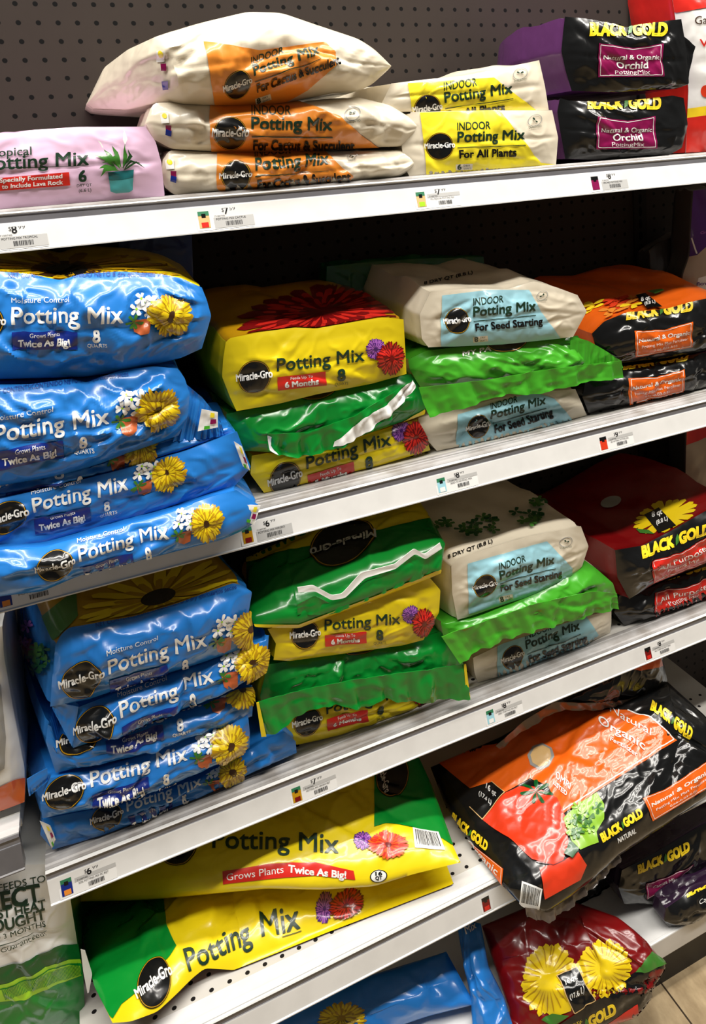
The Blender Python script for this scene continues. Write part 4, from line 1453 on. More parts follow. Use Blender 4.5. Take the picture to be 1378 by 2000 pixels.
# ---- third shelf, seed starting bags
g = 'cream seed starting bags on the third shelf'
b = seed_bag('cream seed starting bag lowest on the third shelf, behind the leaf green flap', 81, Y2([(255, 1000), (400, 930), (800, 800), (922, 770)]), Y2([(280, 1126), (500, 1072), (760, 962), (915, 885)]), Y2([(262, 1070)]), Y2([(922, 830)]), -10.2,
             Frame(Y2.p(512, 960), Y2.p(770, 862)), Y2([(372, 940), (800, 800), (860, 890), (790, 950), (500, 1075), (375, 1095)]), None, g)
b.done()
b = Bag('leaf green ended bag folded between the seed starting bags, third shelf', seed=82)
b.box(Y2([(100, 832), (240, 800), (500, 692), (795, 530)]), Y2([(150, 940), (400, 850), (700, 770), (945, 690)]), Y2([(110, 890)]), Y2([(930, 640), (850, 570)]), z=-11, mats=[LGRN, CREAM, LGRN], bulge=0.026, amp=0.005, wr=24, seam=0)
b.sheet('seal_flap', Y2([(105, 900), (300, 830), (560, 740), (830, 680), (950, 690)]), Y2([(190, 1026), (300, 962), (430, 905), (560, 870), (700, 832), (870, 782), (958, 766)]), left=Y2([(145, 960)]), z=-12.2, mats=[LGRN], ruffle=0.0035, wr=16, amp=0.0035, label='crimped green seal')
b.done()
b = seed_bag('cream seed starting bag on top of its third-shelf pile, leafy pictures on its top side', 83, Y2([(150, 560), (180, 520), (240, 500), (480, 425), (640, 390), (775, 365)]), Y2([(180, 816), (240, 800), (560, 690), (740, 600)]), Y2([(155, 690)]), Y2([(780, 560), (812, 462)]), -11.2,
             Frame(Y2.p(378, 617), Y2.p(650, 545)), Y2([(228, 545), (612, 438), (735, 568), (732, 600), (560, 692), (234, 786)]), (Y2.p(702, 440), 12), g, back=(-0.05, 0.045), depth=10)
p = b.pr('plant_picture', b.top, label='printed dark seedlings and leaves')
for c_, rx, ry, m_ in (((290, 355), 52, 24, 9), ((510, 330), 38, 22, 8), ((570, 262), 26, 9, 5), ((110, 365), 20, 9, 5), ((230, 410), 26, 9, 6)):
    for k in range(m_):
        petals(p, Y2.p(c_[0] + b.rng.uniform(-1, 1) * rx * 1.6, c_[1] + b.rng.uniform(-1, 1) * ry * 1.4), (15, 0), (0, 9), 4, 0, 1, 0.5, DGRN if k % 2 else LEAF, b.rng)
t = b.pr('lettering', b.top, label='dark lettering on the top side')
t.text('8 DRY QT (8.8 L)', Y2.p(135, 522), Y2.p(350, 446), 7, BLK, 0.02)
b.done()

# ---- third shelf, all purpose bags
g = 'black and red mix bags at the right of the third shelf'
AP = [('All Purpose', 0.1, 0.9, 0.45, 0.22, 0.0), ('Potting Mix', 0.25, 0.75, 0.22, 0.12, 0.0)]
b = black('black and red all purpose bag lowest at the right of the third shelf', 91, Y2([(960, 700), (1100, 660), (1378, 560), (1510, 512)]), Y2([(985, 846), (1120, 802), (1378, 720), (1515, 675)]), Y2([(935, 780)]), [], -10.1, Frame(Y2.p(1100, 650), Y2.p(1420, 560)),
          [Y2.p(1130, 796), Y2.p(1420, 700), Y2.p(1410, 610), Y2.p(1132, 688)], AP, RED, g, BLK, BLK)
b.done()
b = black('black and red all purpose bag with a yellow flower on top, right of third shelf', 92, Y2([(940, 480), (1070, 458), (1200, 392), (1378, 290), (1505, 230)]), Y2([(1008, 716), (1130, 642), (1378, 546), (1515, 490)]), Y2([(950, 610)]), [], -11, Frame(Y2.p(1070, 518), Y2.p(1400, 400)),
          [Y2.p(1128, 640), Y2.p(1420, 520), Y2.p(1400, 415), Y2.p(1115, 535)], AP, RED, g, DRED, DRED, back=(-0.06, 0.04), depth=10)
p = b.pr('flower_picture', b.top, label='yellow flower with a black size panel')
petals(p, Y2.p(1180, 320), (66, -14), (0, 34), 22, 0, 1, 0.2, PETY, b.rng)
p.poly(Y2([(1060, 400), (1040, 380), (1100, 385), (1130, 405)]), LEAF)
p.poly(Y2([(1080, 312), (1150, 278), (1235, 365), (1150, 400)]), BLK)
p.text('8 qt', Y2.p(1118, 325), Y2.p(1168, 308), 10, WHT, 0.02)
p.text('(8.8 L)', Y2.p(1140, 362), Y2.p(1195, 338), 8, WHT, 0.02)
p.disc(Y2.p(920, 252), (20, -4), (0, 11), GREY)
b.done()
b = Bag('red and beige bag standing at the right edge, third shelf level', seed=93, name='soil_bag')
b.box(PX([(1340, 835), (1400, 815), (1500, 790)]), foot(PX([(1337, 1000), (1400, 1000), (1500, 1000)]), -5, 44.1), PX([(1338, 930)]), [], z=-5, depth=2.5, mats=[BEIG, CHAR, CHAR], bulge=0.03, seam=0)
p = b.pr('label_panel', label='red upper panel')
p.poly(PX([(1330, 872), (1360, 862), (1400, 845), (1500, 800), (1500, 780), (1330, 830)]), RED)
b.done()

SHELF = 4
# ================================================================ fourth shelf
b = Bag('large yellow and green bag lying lower, its front corner hanging over the shelf', seed=101)
b.pillow(Y4([(14, 500, -3), (300, 440, -3.5), (620, 380, -5), (900, 350, -7.5), (1200, 320, -10.5)]), Y4([(120, 892, -14.8), (180, 888, -14.6), (270, 855, -14.2), (330, 800, -13.6), (390, 740, -12.9), (430, 708, -12.6), (560, 716, -12.8), (700, 662, -13), (850, 612, -13.2), (1060, 540, -13.6), (1268, 440, -14)]),
         Y4([(60, 770, -12), (25, 620, -7.5)]), Y4([(1245, 385, -12.5)]), up=0.045, dn=(0, 0.045, -0.055), mats=[YEL, BROWNG], wr=40, amp=0.007, nu=130, nv=70)
p = b.pr('label_panel', label='green end panel')
p.poly(Y4([(-20, 470), (290, 440), (300, 560), (335, 640), (240, 760), (150, 830), (120, 880), (20, 800), (-20, 600)]), GRN)
logo(b, Y4.p(258, 762), Y4.p(312, 722) - Y4.p(258, 762), Y4.p(240, 690) - Y4.p(258, 762), lift=0.0006)
t = b.pr('lettering', label='dark green lettering')
t.text('Potting', Y4.p(375, 720), Y4.p(590, 620), 43, INK, 0.012, lean=0.6)
t.text('Mix', Y4.p(622, 605), Y4.p(752, 572), 48, INK, 0.012, lean=0.5)
t.line(Y4([(690, 600), (755, 582)]), 1.5, INK)
p = b.pr('flower_picture', label='printed purple and red flowers')
mum(p, Y4.p(832, 505), Y4.p(865, 495) - Y4.p(832, 505), Y4.p(832, 445) - Y4.p(832, 505), b.rng, (LIL, PURP, PURP))
mum(p, Y4.p(905, 495), Y4.p(970, 480) - Y4.p(905, 495), Y4.p(905, 440) - Y4.p(905, 495), b.rng, (RED, DRED, DRED))
p = b.pr('lettering', label='small round size mark')
p.ring(Y4.p(850, 622), (14, -3), (0, 9), 0.85, INK)
b.done()
b = Bag('large yellow and green bag lying on top of another, red banner and barcode showing', seed=102)
b.pillow(Y4([(0, 380, -3), (300, 260, -3), (560, 140, -4), (860, 20, -5), (1120, -60, -5.5)]), Y4([(10, 484, -5.5), (250, 472, -8), (460, 452, -10.5), (640, 436, -12), (820, 442, -13), (1000, 432, -13.8), (1130, 392, -14.2), (1290, 352, -14.6)]), Y4([(0, 440, -4.5)]), Y4([(1262, 290, -13.5), (1190, 90, -9)]),
         up=0.04, dn=(0, 0.02, -0.045), mats=[YEL, YEL], wr=36, amp=0.006, nu=130, nv=70)
p = b.pr('label_panel', label='green end panel')
p.poly(Y4([(960, -60), (1000, 60), (1000, 235), (1060, 222), (1130, 232), (1200, 250), (1258, 292), (1300, 300), (1230, 100), (1160, -80)]), GRN)
logo(b, Y4.p(1060, 62), Y4.p(1115, 40) - Y4.p(1060, 62), Y4.p(1050, -10) - Y4.p(1060, 62), txt=False, lift=0.0006)
t = b.pr('lettering', lift=0.0018, label='white name turned on its side')
t.text('Miracle-Gro', Y4.p(1010, 20), Y4.p(1035, 130), 16, WHT, 0.02, lean=0.2)
logo(b, Y4.p(338, 292), Y4.p(405, 275) - Y4.p(338, 292), Y4.p(330, 225) - Y4.p(338, 292))
t = b.pr('lettering', label='dark green lettering')
t.text('Potting Mix', Y4.p(455, 302), Y4.p(880, 322), 36, INK, 0.012)
l = b.pr('label_panel', label='red banner')
l.poly(Y4([(490, 380), (640, 360), (800, 352), (930, 380), (936, 410), (800, 396), (640, 408), (492, 424)]), RED)
l.text('Grows Plants', Y4.p(505, 412), Y4.p(695, 388), 13, WHT, 0.0)
l.text('Twice As Big!', Y4.p(710, 386), Y4.p(905, 405), 13, WHT, 0.03)
p = b.pr('flower_picture', label='printed purple and red flowers')
mum(p, Y4.p(962, 280), (20, 0), (0, 20), b.rng, (LIL, PURP, PURP))
mum(p, Y4.p(1045, 295), (42, 0), (0, 28), b.rng, (RED, ORG2, DRED))
p = b.pr('lettering', label='white round size mark')
p.disc(Y4.p(1014, 397), (17, -2), (0, 12), WHT)
p.ring(Y4.p(1014, 397), (17, -2), (0, 12), 0.88, BLK)
p.text('16', Y4.p(1003, 396), Y4.p(1026, 393), 7, BLK, 0.03)
p.text('QT', Y4.p(1003, 409), Y4.p(1026, 406), 6, BLK, 0.03)
barcode(b, [Y4.p(1136, 302), Y4.p(1238, 310), Y4.p(1215, 248), Y4.p(1128, 234)])
b.done()

# the big orange and black bag hanging over the shelf
b = Bag('large black and orange bag with tomato picture, drooping over the low shelf edge', seed=103)
b.pillow(Y5([(50, 540, 'r52.6'), (380, 400, 'r51.4'), (660, 235, 'r50.6'), (1000, 165, 'r50.4'), (1190, 125, 'r50.4'), (1378, 295, 'r51.4'), (1440, 380, 'r52')]), Y5([(500, 1215, 'r55.2'), (610, 1238, 'r55.4'), (720, 1170, 'r55.3'), (830, 1085, 'r55.2'), (960, 965, 'r55'), (1180, 820, 'r54.8'), (1400, 670, 'r54.6')]),
         Y5([(400, 1115, 'r54.4'), (240, 900, 'r54'), (120, 720, 'r53.4')]), Y5([(1440, 520, 'r53.6')]), up=0.05, dn=(0, 0.03, -0.05), mats=[BLK, BLK], wr=40, amp=0.006, nu=140, nv=120, power=3.0, wid=(0.01, 0.022))
p = b.pr('label_panel', label='orange front panel with white border')
q = Y5([(40, 480), (380, 430), (660, 262), (1000, 262), (1110, 300), (1240, 405), (1000, 560), (850, 660), (685, 770), (620, 640), (530, 590), (410, 660), (340, 610), (240, 640)])
p.poly(q, ORG2, 12)
p.line(Y5([(1000, 262), (1110, 302), (1225, 400), (1000, 545), (850, 645), (690, 750)]), 2.2, WHT)
p.disc(Y5.p(582, 488), (26, 2), (-3, 26), GREY, n=8)
p.disc(Y5.p(582, 488), (20, 2), (-3, 20), TAN, n=8)
p.text('Natural', Y5.p(915, 272), Y5.p(1108, 390), 14, WHT, 0.0, lean=0.2)
p.text('Organic', Y5.p(855, 328), Y5.p(1080, 458), 15, WHT, 0.01, lean=0.2)
p.text('Fertilizer', Y5.p(915, 415), Y5.p(1045, 492), 9, WHT, 0.01, lean=0.2)
p.text('OMRI', Y5.p(650, 595), Y5.p(720, 655), 12, WHT, 0.01, lean=0.2)
p.text('LISTED', Y5.p(640, 625), Y5.p(705, 690), 8, WHT, 0.02, lean=0.2)
p = b.pr('tomato_picture', lift=0.0005, label='printed red tomatoes')
p.poly(Y5([(300, 790), (410, 665), (480, 630), (560, 640), (660, 690), (700, 780), (715, 900), (690, 990), (640, 1010), (540, 990), (430, 890)]), TOM, 10)
p.poly(Y5([(575, 1030), (690, 990), (760, 950), (800, 1010), (770, 1080), (600, 1175)]), TOM, 10)
p.line(Y5([(560, 1000), (640, 1012), (700, 985)]), 2, DRED)
petals(p, Y5.p(560, 660), (34, 10), (-8, 24), 7, 0, 1, 0.22, DGRN, b.rng)
p = b.pr('lettuce_picture', lift=0.001, label='printed green lettuce')
p.poly(Y5([(690, 790), (760, 720), (850, 665), (885, 720), (885, 790), (850, 850), (860, 900), (770, 940), (730, 900)]), LETT, 10)
for k in range(14):
    petals(p, Y5.p(b.rng.uniform(720, 860), b.rng.uniform(730, 890)), (13, 4), (-4, 12), 5, 0, 1, 0.45, LEAF if k % 2 else LETT, b.rng)
p.poly(Y5([(690, 960), (720, 900), (760, 940), (730, 980)]), DGRN)
p = b.pr('size_panel', lift=0.0012, label='black size panel with cream border')
q = Y5([(240, 730), (345, 608), (408, 662), (302, 790)])
p.poly(q, BLK)
p.line(q[2:] + q[:1], 1.6, TAN)
p.line(q[1:3], 1.2, TAN)
p.text('16 qt', Y5.p(318, 640), Y5.p(368, 682), 10, WHT, 0.02, lean=0.2)
p.text('(17.6 L)', Y5.p(285, 672), Y5.p(345, 722), 8, WHT, 0.02, lean=0.2)
F = Frame(Y5.p(880, 900), Y5.p(1072, 775), lean=0.6)
d_gold(b, F, 1, name_cap=0.17)
t = b.pr('lettering', label='white lettering')
t.text('NATURAL', Y5.p(952, 905), Y5.p(1038, 855), 9, WHT, 0.03)
F = Frame(Y5.p(150, 795), Y5.p(322, 945), lean=0.3)
d_gold(b, F, 1, name_cap=0.17)
F = Frame(Y5.p(1110, 262), Y5.p(1305, 405), lean=0.3)
d_gold(b, F, 1, name_cap=0.19)
d_label(b, [Y5.p(1120, 798), Y5.p(1425, 615), Y5.p(1395, 500), Y5.p(1072, 695)], NO, ORG2, notch=0.1)
d_label(b, [Y5.p(395, 1118), Y5.p(190, 900), Y5.p(180, 850), Y5.p(402, 1030)], [], ORG2, notch=0.0)
t = b.pr('lettering', lift=0.0006, label='white lettering on the side label')
t.text('Organic', Y5.p(225, 910), Y5.p(372, 1062), 12, WHT, 0.01, lean=0.3)
barcode(b, [Y5.p(478, 1208), Y5.p(575, 1225), Y5.p(588, 1125), Y5.p(492, 1090)], bars=8)
b.sheet('bottom_seal', Y5([(505, 1215, -17.4), (600, 1232, -17.6), (720, 1165, -17.4), (830, 1082, -17.1), (960, 960, -16.7)]), Y5([(515, 1262, -17.6), (620, 1290, -17.8), (730, 1215, -17.6), (850, 1110, -17.3), (975, 980, -16.8)]), z=-17.5, mats=[CLEAR], ruffle=0.003, wr=6, amp=0.002, nv=8, label='clear grey lower seal')
b.done()
b = Bag('black and orange bag lying at the back above the large tomato bag, right', seed=104)
b.box(R4([(300, 300), (560, 60), (960, -40)]), R4([(20, 510), (240, 560), (640, 490), (970, 390)]), R4([(160, 420)]), R4([(1005, 300), (965, 100)]), z=-10.0, depth=7, mats=[BLK, BLK, ORG2], bulge=0.02, seam=0)
b.sheet('seal_strip', Y5([(365, 438), (500, 318), (650, 225), (800, 232), (1000, 215), (1165, 160)]), Y5([(385, 452), (530, 345), (670, 266), (830, 266), (1020, 246), (1180, 186)]), z=-10.6, mats=[CLEAR], ruffle=0.002, wr=6, amp=0.002, nv=6, label='clear grey seal strip')
p = b.pr('label_panel', label='orange upper panel')
p.poly(R4([(330, 300), (560, 215), (610, 180), (700, 190), (760, 200), (955, 150), (930, 40), (600, 40)]), ORG2)
b.done()

SHELF = 5
# ================================================================ base shelf
b = Bag('bright blue bag on the base shelf below the punched shelf, yellow flower on its front', seed=111)
b.pillow(Y4([(480, 960, 'r61.2'), (640, 870, 'r61'), (850, 780, 'r60.8'), (1000, 728, 'r60.8'), (1242, 652, 'r61')]), Y4([(420, 1120, 'r63.3'), (700, 1060, 'r63.3'), (1000, 930, 'r63.2'), (1180, 870, 'r63'), (1338, 830, 'r62.4')]), Y4([(420, 1060, 'r62.5')]), Y4([(1290, 740, 'r61.8')]), up=0.045, dn=(0, 0.03, -0.04), mats=[BLUE, BLUE], wr=26, amp=0.006)
p = b.pr('flower_picture', label='printed yellow flower')
mum(p, Y4.p(890, 880), Y4.p(978, 870) - Y4.p(890, 880), Y4.p(885, 820) - Y4.p(890, 880), b.rng, (PETY, PETD, PETD))
b.done()
b = Bag('blue bag squeezed between the bright blue bag and the red one, base shelf', seed=112)
b.pillow(Y6([(255, 460, 'r60'), (310, 455, 'r60'), (365, 470, 'r60')]), Y6([(330, 1000, 'r63.4'), (430, 1000, 'r63.4'), (520, 960, 'r63.4')]), Y6([(320, 800, 'r62.4'), (280, 600, 'r61')]), Y6([(470, 800, 'r62.4'), (400, 660, 'r61')]), up=0.025, dn=(0, 0.02, -0.03), mats=[BLUE, BLUE], wr=18, amp=0.006)
p = b.pr('lettering', label='white lettering')
p.text('Mix', Y6.p(300, 520), Y6.p(345, 490), 14, WHT, 0.01)
b.done()
b = Bag('dark red bag with a large yellow flower, slumped over the base shelf front', seed=113)
b.pillow(Y6([(370, 480, 'r60.6'), (560, 400, 'r60'), (780, 370, 'r60'), (980, 440, 'r60.2'), (1060, 510, 'r60.8')]), Y6([(500, 960, 'r64'), (700, 980, 'r64.2'), (900, 940, 'r64.2'), (1060, 890, 'r64'), (1135, 800, 'r63.6')]), Y6([(490, 860, 'r63.4'), (420, 640, 'r62')]), Y6([(1135, 690, 'r62.6'), (1195, 655, 'r62'), (1120, 560, 'r61.2')]), up=0.05, dn=(0, 0.03, -0.05), mats=[DRED, BLK], wr=34, amp=0.006, nu=110, nv=90)
p = b.pr('label_panel', label='black lower band with a red label')
p.poly(Y6([(690, 940), (880, 815), (1060, 690), (1200, 650), (1180, 900), (900, 1000), (600, 1010)]), BLK)
p.poly(Y6([(900, 940), (1070, 830), (1075, 900), (960, 960)]), RED)
p = b.pr('flower_picture', label='large yellow flower print')
petals(p, Y6.p(670, 720), Y6.p(800, 660) - Y6.p(670, 720), Y6.p(640, 560) - Y6.p(670, 720), 30, 0, 1, 0.2, PETY, b.rng)
p.poly(Y6([(570, 620), (700, 590), (790, 700), (770, 860), (690, 890), (580, 800)]), PETY)
petals(p, Y6.p(920, 670), Y6.p(1050, 650) - Y6.p(920, 670), Y6.p(900, 535) - Y6.p(920, 670), 30, 0, 1, 0.2, PETY, b.rng)
p.poly(Y6([(830, 600), (960, 560), (1040, 660), (950, 760), (870, 800), (800, 680)]), PETY)
petals(p, Y6.p(670, 720), Y6.p(800, 660) - Y6.p(670, 720), Y6.p(640, 560) - Y6.p(670, 720), 24, 0.3, 0.97, 0.03, PETD, b.rng)
petals(p, Y6.p(920, 670), Y6.p(1050, 650) - Y6.p(920, 670), Y6.p(900, 535) - Y6.p(920, 670), 24, 0.3, 0.97, 0.03, PETD, b.rng)
p.poly(Y6([(640, 900), (690, 870), (760, 880), (690, 925)]), LEAF)
p.poly(Y6([(1060, 690), (1130, 600), (1200, 650), (1100, 690)]), LEAF)
p = b.pr('size_panel', lift=0.0024, label='black size panel with cream border')
q = Y6([(710, 710), (798, 668), (876, 808), (785, 868)])
p.poly(q, BLK)
p.line(q + q[:1], 1.6, TAN)
p.text('16 qt', Y6.p(745, 752), Y6.p(800, 722), 10, WHT, 0.02)
p.text('(17.6 L)', Y6.p(765, 805), Y6.p(828, 768), 9, WHT, 0.02)
d_gold(b, Frame(Y6.p(705, 1010), Y6.p(975, 870), lean=0.4), 1)
b.done()
b = Bag('dark purple and black bag at the back of the base shelf, dim yellow name', seed=114)
b.box(Y6([(1000, 230), (1150, 150), (1350, 30), (1450, -20)]), Y6([(1010, 380), (1150, 390), (1250, 340), (1450, 240)]), Y6([(985, 310)]), [], z=-14.6, depth=7, mats=[BLK, DPLUM, DPLUM], bulge=0.02)
d_gold(b, Frame(Y6.p(1075, 248), Y6.p(1308, 140)), 1)
d_label(b, [Y6.p(1112, 362), Y6.p(1245, 290), Y6.p(1325, 200), Y6.p(1118, 295)], [('Cactus Mix', 0.2, 0.8, 0.4, 0.2, 0.0)], MAG)
b.done()
b = Bag('added black bag filling in the shade behind the red flower bag, base shelf', seed=116)
b.box(Y6([(600, 350), (800, 290), (1000, 210)]), Y6([(620, 470), (800, 450), (1010, 410)]), z=-11.5, depth=6, mats=[BLK, BLK, BLK], bulge=0.015, seam=0)  # added black block, stands in for the dark gap over the white deck
b.done()
b = Bag('black and purple bag at the right end of the base shelf, cut by the frame', seed=115)
b.box(Y6([(1200, 400), (1300, 330), (1480, 250)]), Y6([(1215, 492), (1300, 450), (1480, 380)]), Y6([(1190, 460)]), [], z=-16.6, depth=1.6, mats=[BLK, DPLUM, DPLUM], bulge=0.02)
d_gold(b, Frame(Y6.p(1292, 352), Y6.p(1500, 245)), 1)
t = b.pr('lettering', label='white lettering')
t.text('Cactus', Y6.p(1350, 388), Y6.p(1440, 350), 8, WHT, 0.0)
b.done()

SHELF = 6
# ================================================================ neighbouring bay at left
b = Bag('white and grey bag with an orange foot on the neighbouring shelf at the left edge', seed=121, name='soil_bag')
b.box(PX([(-140, 1230), (-60, 1225), (0, 1225), (4, 1222)]), PX([(-140, 1620), (-20, 1590), (48, 1565)]), [], PX([(48, 1500), (22, 1360), (8, 1280)]), z=-10.5, depth=8, mats=[WHT, WHT, WHT], bulge=0.02, seam=0)
p = b.pr('label_panel', label='orange lower panel')
p.poly(PX([(-140, 1600), (-20, 1545), (20, 1525), (60, 1515), (60, 1600), (-140, 1640)]), ORG2)
p.poly(PX([(-140, 1300), (-30, 1290), (0, 1340), (10, 1440), (8, 1500), (-40, 1530), (-140, 1560)]), GREY)
b.done()
SHELF = 5
b = Bag('white and green bag reading feeds, heat, drought, standing low at the left edge', seed=122, name='lawn_food_bag')
b.box(K1([(-900, 50), (-200, 50), (300, 48), (560, 40)]), K1([(-900, 2000), (0, 1960), (500, 1920), (890, 1860)]), [], K1([(870, 1600), (850, 1200), (800, 860), (720, 350)]), z=-10.5, depth=8, mats=[WHT, DGRN, WHT], bulge=0.03, seam=0, wr=20, amp=0.004, nu=110, nv=120)
p = b.pr('label_panel', label='green lower panel with lime band')
p.poly(K1([(-900, 1200), (-200, 1150), (0, 1115), (300, 1040), (560, 905), (640, 875), (900, 860), (950, 2000), (-900, 2100)]), DGRN, 14)
p.poly(K1([(-900, 1420), (0, 1290), (300, 1200), (560, 1075), (700, 1025), (850, 1020), (950, 2000), (-900, 2100)]), LIME, 14)
p.poly(K1([(-900, 1440), (0, 1330), (300, 1235), (560, 1110), (700, 1065), (860, 1062), (950, 2000), (-900, 2100)]), GRN, 14)
p.poly(K1([(-300, 1400), (0, 1340), (300, 1245), (560, 1120), (700, 1078), (815, 1090), (830, 1190), (560, 1300), (250, 1440), (0, 1460), (-300, 1520)]), LIME)
T = []
for k in range(60):
    a0, c0 = K1.p(20 + k * 13, 1330 - k * 4.6), K1.p(60 + k * 13, 1440 - k * 4.4)
    n_ = np.array([0.7, 0.2])
    T += [[a0 - n_, a0 + n_, c0 + n_], [a0 - n_, c0 + n_, c0 - n_]]
p.tris(T, GRN)
t = b.pr('lettering', label='dark green lettering')
for txt, p0, p1, cap, bd in (('FEEDS TO', (-10, 325), (470, 215), 13, 0.0), ('PROTECT', (-560, 640), (430, 415), 33, 0.035), ('AGAINST HEAT', (-420, 690), (472, 495), 16, 0.02), ('DROUGHT', (-260, 790), (472, 605), 20, 0.03), ('UP TO 3 MONTHS', (-240, 880), (472, 680), 10, 0.01), ('Guaranteed!', (15, 950), (475, 790), 11, 0.0)):
    t.text(txt, K1.p(*p0), K1.p(*p1), cap, INK, bd, lean=0.6)
t.line(K1([(-100, 900), (0, 875), (475, 715)]), 1.4, INK)
b.sheet('barcode', K1([(835, 925), (880, 940)]), K1([(905, 1380), (920, 1370)]), left=K1([(860, 1150)]), right=K1([(955, 1180)]), z=-11.3, mats=[WHT], ruffle=0, wr=2, amp=0.0005, nu=8, nv=24, label='white side panel')
b.done()

for lo_, hi_ in ((3, 4), (4, 5), (7, 8), (11, 12), (21, 22), (22, 23), (23, 24), (24, 25), (31, 32), (32, 33), (41, 42), (42, 43), (51, 52), (61, 62), (62, 63), (63, 64), (64, 65), (71, 72), (72, 73), (73, 74), (81, 82), (82, 83), (91, 92), (103, 104)):
    BAGS[lo_].under(BAGS[hi_])

# ================================================================ price tags on the rails
PAPER = paint('white tag paper', (232, 232, 230), 0.5, noise=0.03)
GPAP = paint('grey tag paper', (182, 182, 180), 0.5, noise=0.04)
TINK = paint('tag ink', (40, 40, 42), 0.6)
TGRN = paint('tag green', (44, 124, 84), 0.5)


def rail_quad(zf, bottom, h=1.85):
    """grid of points on the sloping face of a price rail, x running along the shelf"""
    d, zb, Fy = rz(bottom - h), rz(bottom), zf * U
    a = (Fy + 0.14 * U - 0.0006, d - 0.6 * U)
    c = (Fy - 0.2 * U - 0.0006, zb + 0.12 * U)
    xs = np.linspace(-6 * U, 44 * U, 401)
    P = np.array([[(x, c[0], c[1]) for x in xs], [(x, (a[0] + c[0]) / 2, (a[1] + c[1]) / 2) for x in xs], [(x, a[0], a[1]) for x in xs]])
    return Surf(P)


RAILS = {1: rail_quad(-12, 12.7), 2: rail_quad(-12, 29.4), 3: rail_quad(-12, 46.0), 4: rail_quad(-15, 56.4)}


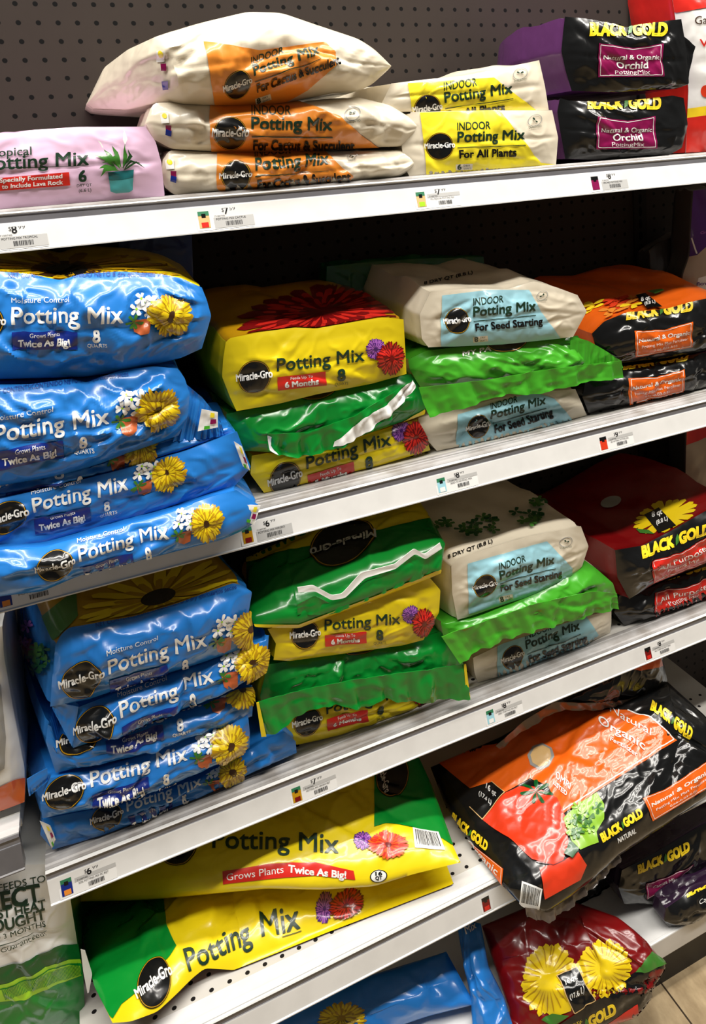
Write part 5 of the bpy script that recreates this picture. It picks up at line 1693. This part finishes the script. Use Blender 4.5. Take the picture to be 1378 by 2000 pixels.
def price_tag(rail, px_left, cents, name_line, label, pic, grey='top', width=2.75, only_pic=False, dollars='8'):
    S = RAILS[rail]
    # start where the tag's left edge shows
    k = np.abs(S.Q[1, :, 0] - px_left).argmin()
    x0 = S.P[1, k, 0]
    i0, wn = k, width * U
    lo, hi = S.P[0, k], S.P[2, k]

    def pt(a, b, off):
        p = lo * (1 - b) + hi * b
        return (x0 + a * wn, p[1] - off, p[2])
    t = root('price_tag', pt(0.5, 0.0, 0.0), label, 'price tag', 'shelf price tags')

    def quad(name, items, lab=None):
        vs, fs, mi, mats = [], [], [], []
        for (a0, b0, a1, b1, m, off) in items:
            n = len(vs)
            vs += [pt(a0, b0, off), pt(a1, b0, off), pt(a1, b1, off), pt(a0, b1, off)]
            fs.append((n, n + 1, n + 2, n + 3))
            if m not in mats:
                mats.append(m)
            mi.append(mats.index(m))
        o = mesh(name, vs, fs, mats, t, mi=mi, smooth=False)
        if lab:
            o['label'] = lab
        return o

    def txt(name, s, a0, a1, b, cap, bold, off):
        T = text_tris(s, bold).copy()
        vs, fs = [], []
        for tri in T:
            n = len(vs)
            q = [pt(a0 + (a1 - a0) * c[0], b + cap * c[1], off) for c in tri]
            vs += q
            fs.append((n, n + 1, n + 2))
        return vs, fs
    # the slip of paper has a real thickness
    c0, c1, c2, c3 = pt(0, 0.0, 0), pt(1 if not only_pic else 0.3, 0.0, 0), pt(1 if not only_pic else 0.3, 0.98, 0), pt(0, 0.98, 0)
    bk = [(v[0], v[1] + 0.0004, v[2]) for v in (c0, c1, c2, c3)]
    mesh('paper_slip', [c0, c1, c2, c3] + bk, [(0, 1, 2, 3), (7, 6, 5, 4), (0, 4, 5, 1), (1, 5, 6, 2), (2, 6, 7, 3), (3, 7, 4, 0)], [PAPER], t, smooth=False)
    cols = {'cactus': (TGRN, TAN, RED), 'green': (TGRN, TAN, LIME), 'orchid': (BLK, MAG, MAG), 'yellow': (TGRN, YELD, DRED), 'sky': (TGRN, SKY, WHT), 'orange': (BLK, TOM, TOM), 'blue': (TGRN, NAVY, ORG), 'red': (BLK, DRED, RED)}[pic]
    quad('product_picture', [(0.04, 0.1, 0.23, 0.92, cols[1], 0.0003), (0.04, 0.62, 0.23, 0.92, cols[0], 0.0005), (0.08, 0.12, 0.2, 0.34, cols[2], 0.0005), (0.1, 0.54, 0.17, 0.7, BLK, 0.0007)], 'tiny picture of the bag sold here')
    if not only_pic:
        g0 = (0.28, 0.5, 1.0, 0.97) if grey == 'top' else (0.3, 0.05, 1.0, 0.5)
        quad('grey_band', [g0 + (GPAP, 0.0003)])
        V_, F_ = [], []
        for a in (txt('p', dollars, 0.50, 0.58, 0.62, 0.28, 0.02, 0.0006), txt('p', '$', 0.46, 0.50, 0.72, 0.16, 0.0, 0.0006), txt('p', cents, 0.60, 0.70, 0.76, 0.14, 0.0, 0.0006), txt('p', name_line, 0.34, 0.86, 0.385, 0.085, 0.0, 0.0006), txt('p', '7100745', 0.32, 0.5, 0.53, 0.06, 0.0, 0.0006)):
            n = len(V_)
            V_ += a[0]
            F_ += [tuple(i + n for i in f) for f in a[1]]
        mesh('price_lettering', V_, F_, [TINK], t, smooth=False)
        rg = np.random.default_rng(int(px_left) + 200)
        x = 0.5
        bars = []
        while x < 0.78:
            w = rg.choice([0.006, 0.01, 0.015])
            bars.append((x, 0.13, x + w, 0.32, TINK, 0.0006))
            x += w + rg.choice([0.007, 0.012])
        quad('barcode', bars)
    return t


price_tag(1, -48, '99', 'POTTING MIX TROPICAL', 'price tag on the top shelf rail, cut by the left edge below the pink bag', 'green', grey='bottom', dollars='8')
price_tag(1, 381, '59', 'POTTING MIX CACTUS', 'price tag reading $7.59 on the top shelf rail below the cactus bags', 'cactus', grey='bottom', dollars='7')
price_tag(1, 811, '99', 'MG INDOOR POTTING MIX', 'price tag on the top shelf rail below the yellow labelled indoor bags', 'green', dollars='7')
price_tag(1, 1151, '99', 'ORCHID POTTING MIX', 'price tag on the top shelf rail below the black orchid bags', 'orchid', grey='bottom')
price_tag(2, -6, '99', 'POTTING MIX', 'price tag on the second shelf rail, half hidden under the blue stack', 'blue', dollars='6')
price_tag(2, 468, '99', 'POTTING MIX MIRGRO', 'price tag reading $6.99 on the second shelf rail beside the blue stack', 'yellow', grey='bottom', dollars='6')
price_tag(2, 850, '99', 'SEED STARTING MIX', 'price tag reading $8.99 on the second shelf rail below the seed starting bags', 'sky')
price_tag(2, 1168, '99', 'BG NATURAL POTTING SOIL', 'price tag reading $9.99 on the second shelf rail below the orange bags', 'orange', dollars='9')
price_tag(3, 113, '99', 'SOIL POTTING MIX MC 8QT', 'price tag reading $6.99 at the left end of the third shelf rail', 'blue', dollars='6')
price_tag(3, 568, '99', 'POTTING MIX MIRGRO 8QT', 'price tag reading $7.99 on the third shelf rail below the yellow bags', 'yellow', dollars='7')
price_tag(3, 946, '99', 'SEED STARTING MIX 8QT', 'price tag reading $8.99 on the third shelf rail below the seed starting bags', 'sky')
price_tag(3, 1256, '99', 'ALL PURPOSE POTTING', 'price tag on the third shelf rail below the black and red bags', 'red')
price_tag(4, 938, '99', '', 'small picture tag on the low shelf rail left of the big orange bag', 'red', only_pic=True)
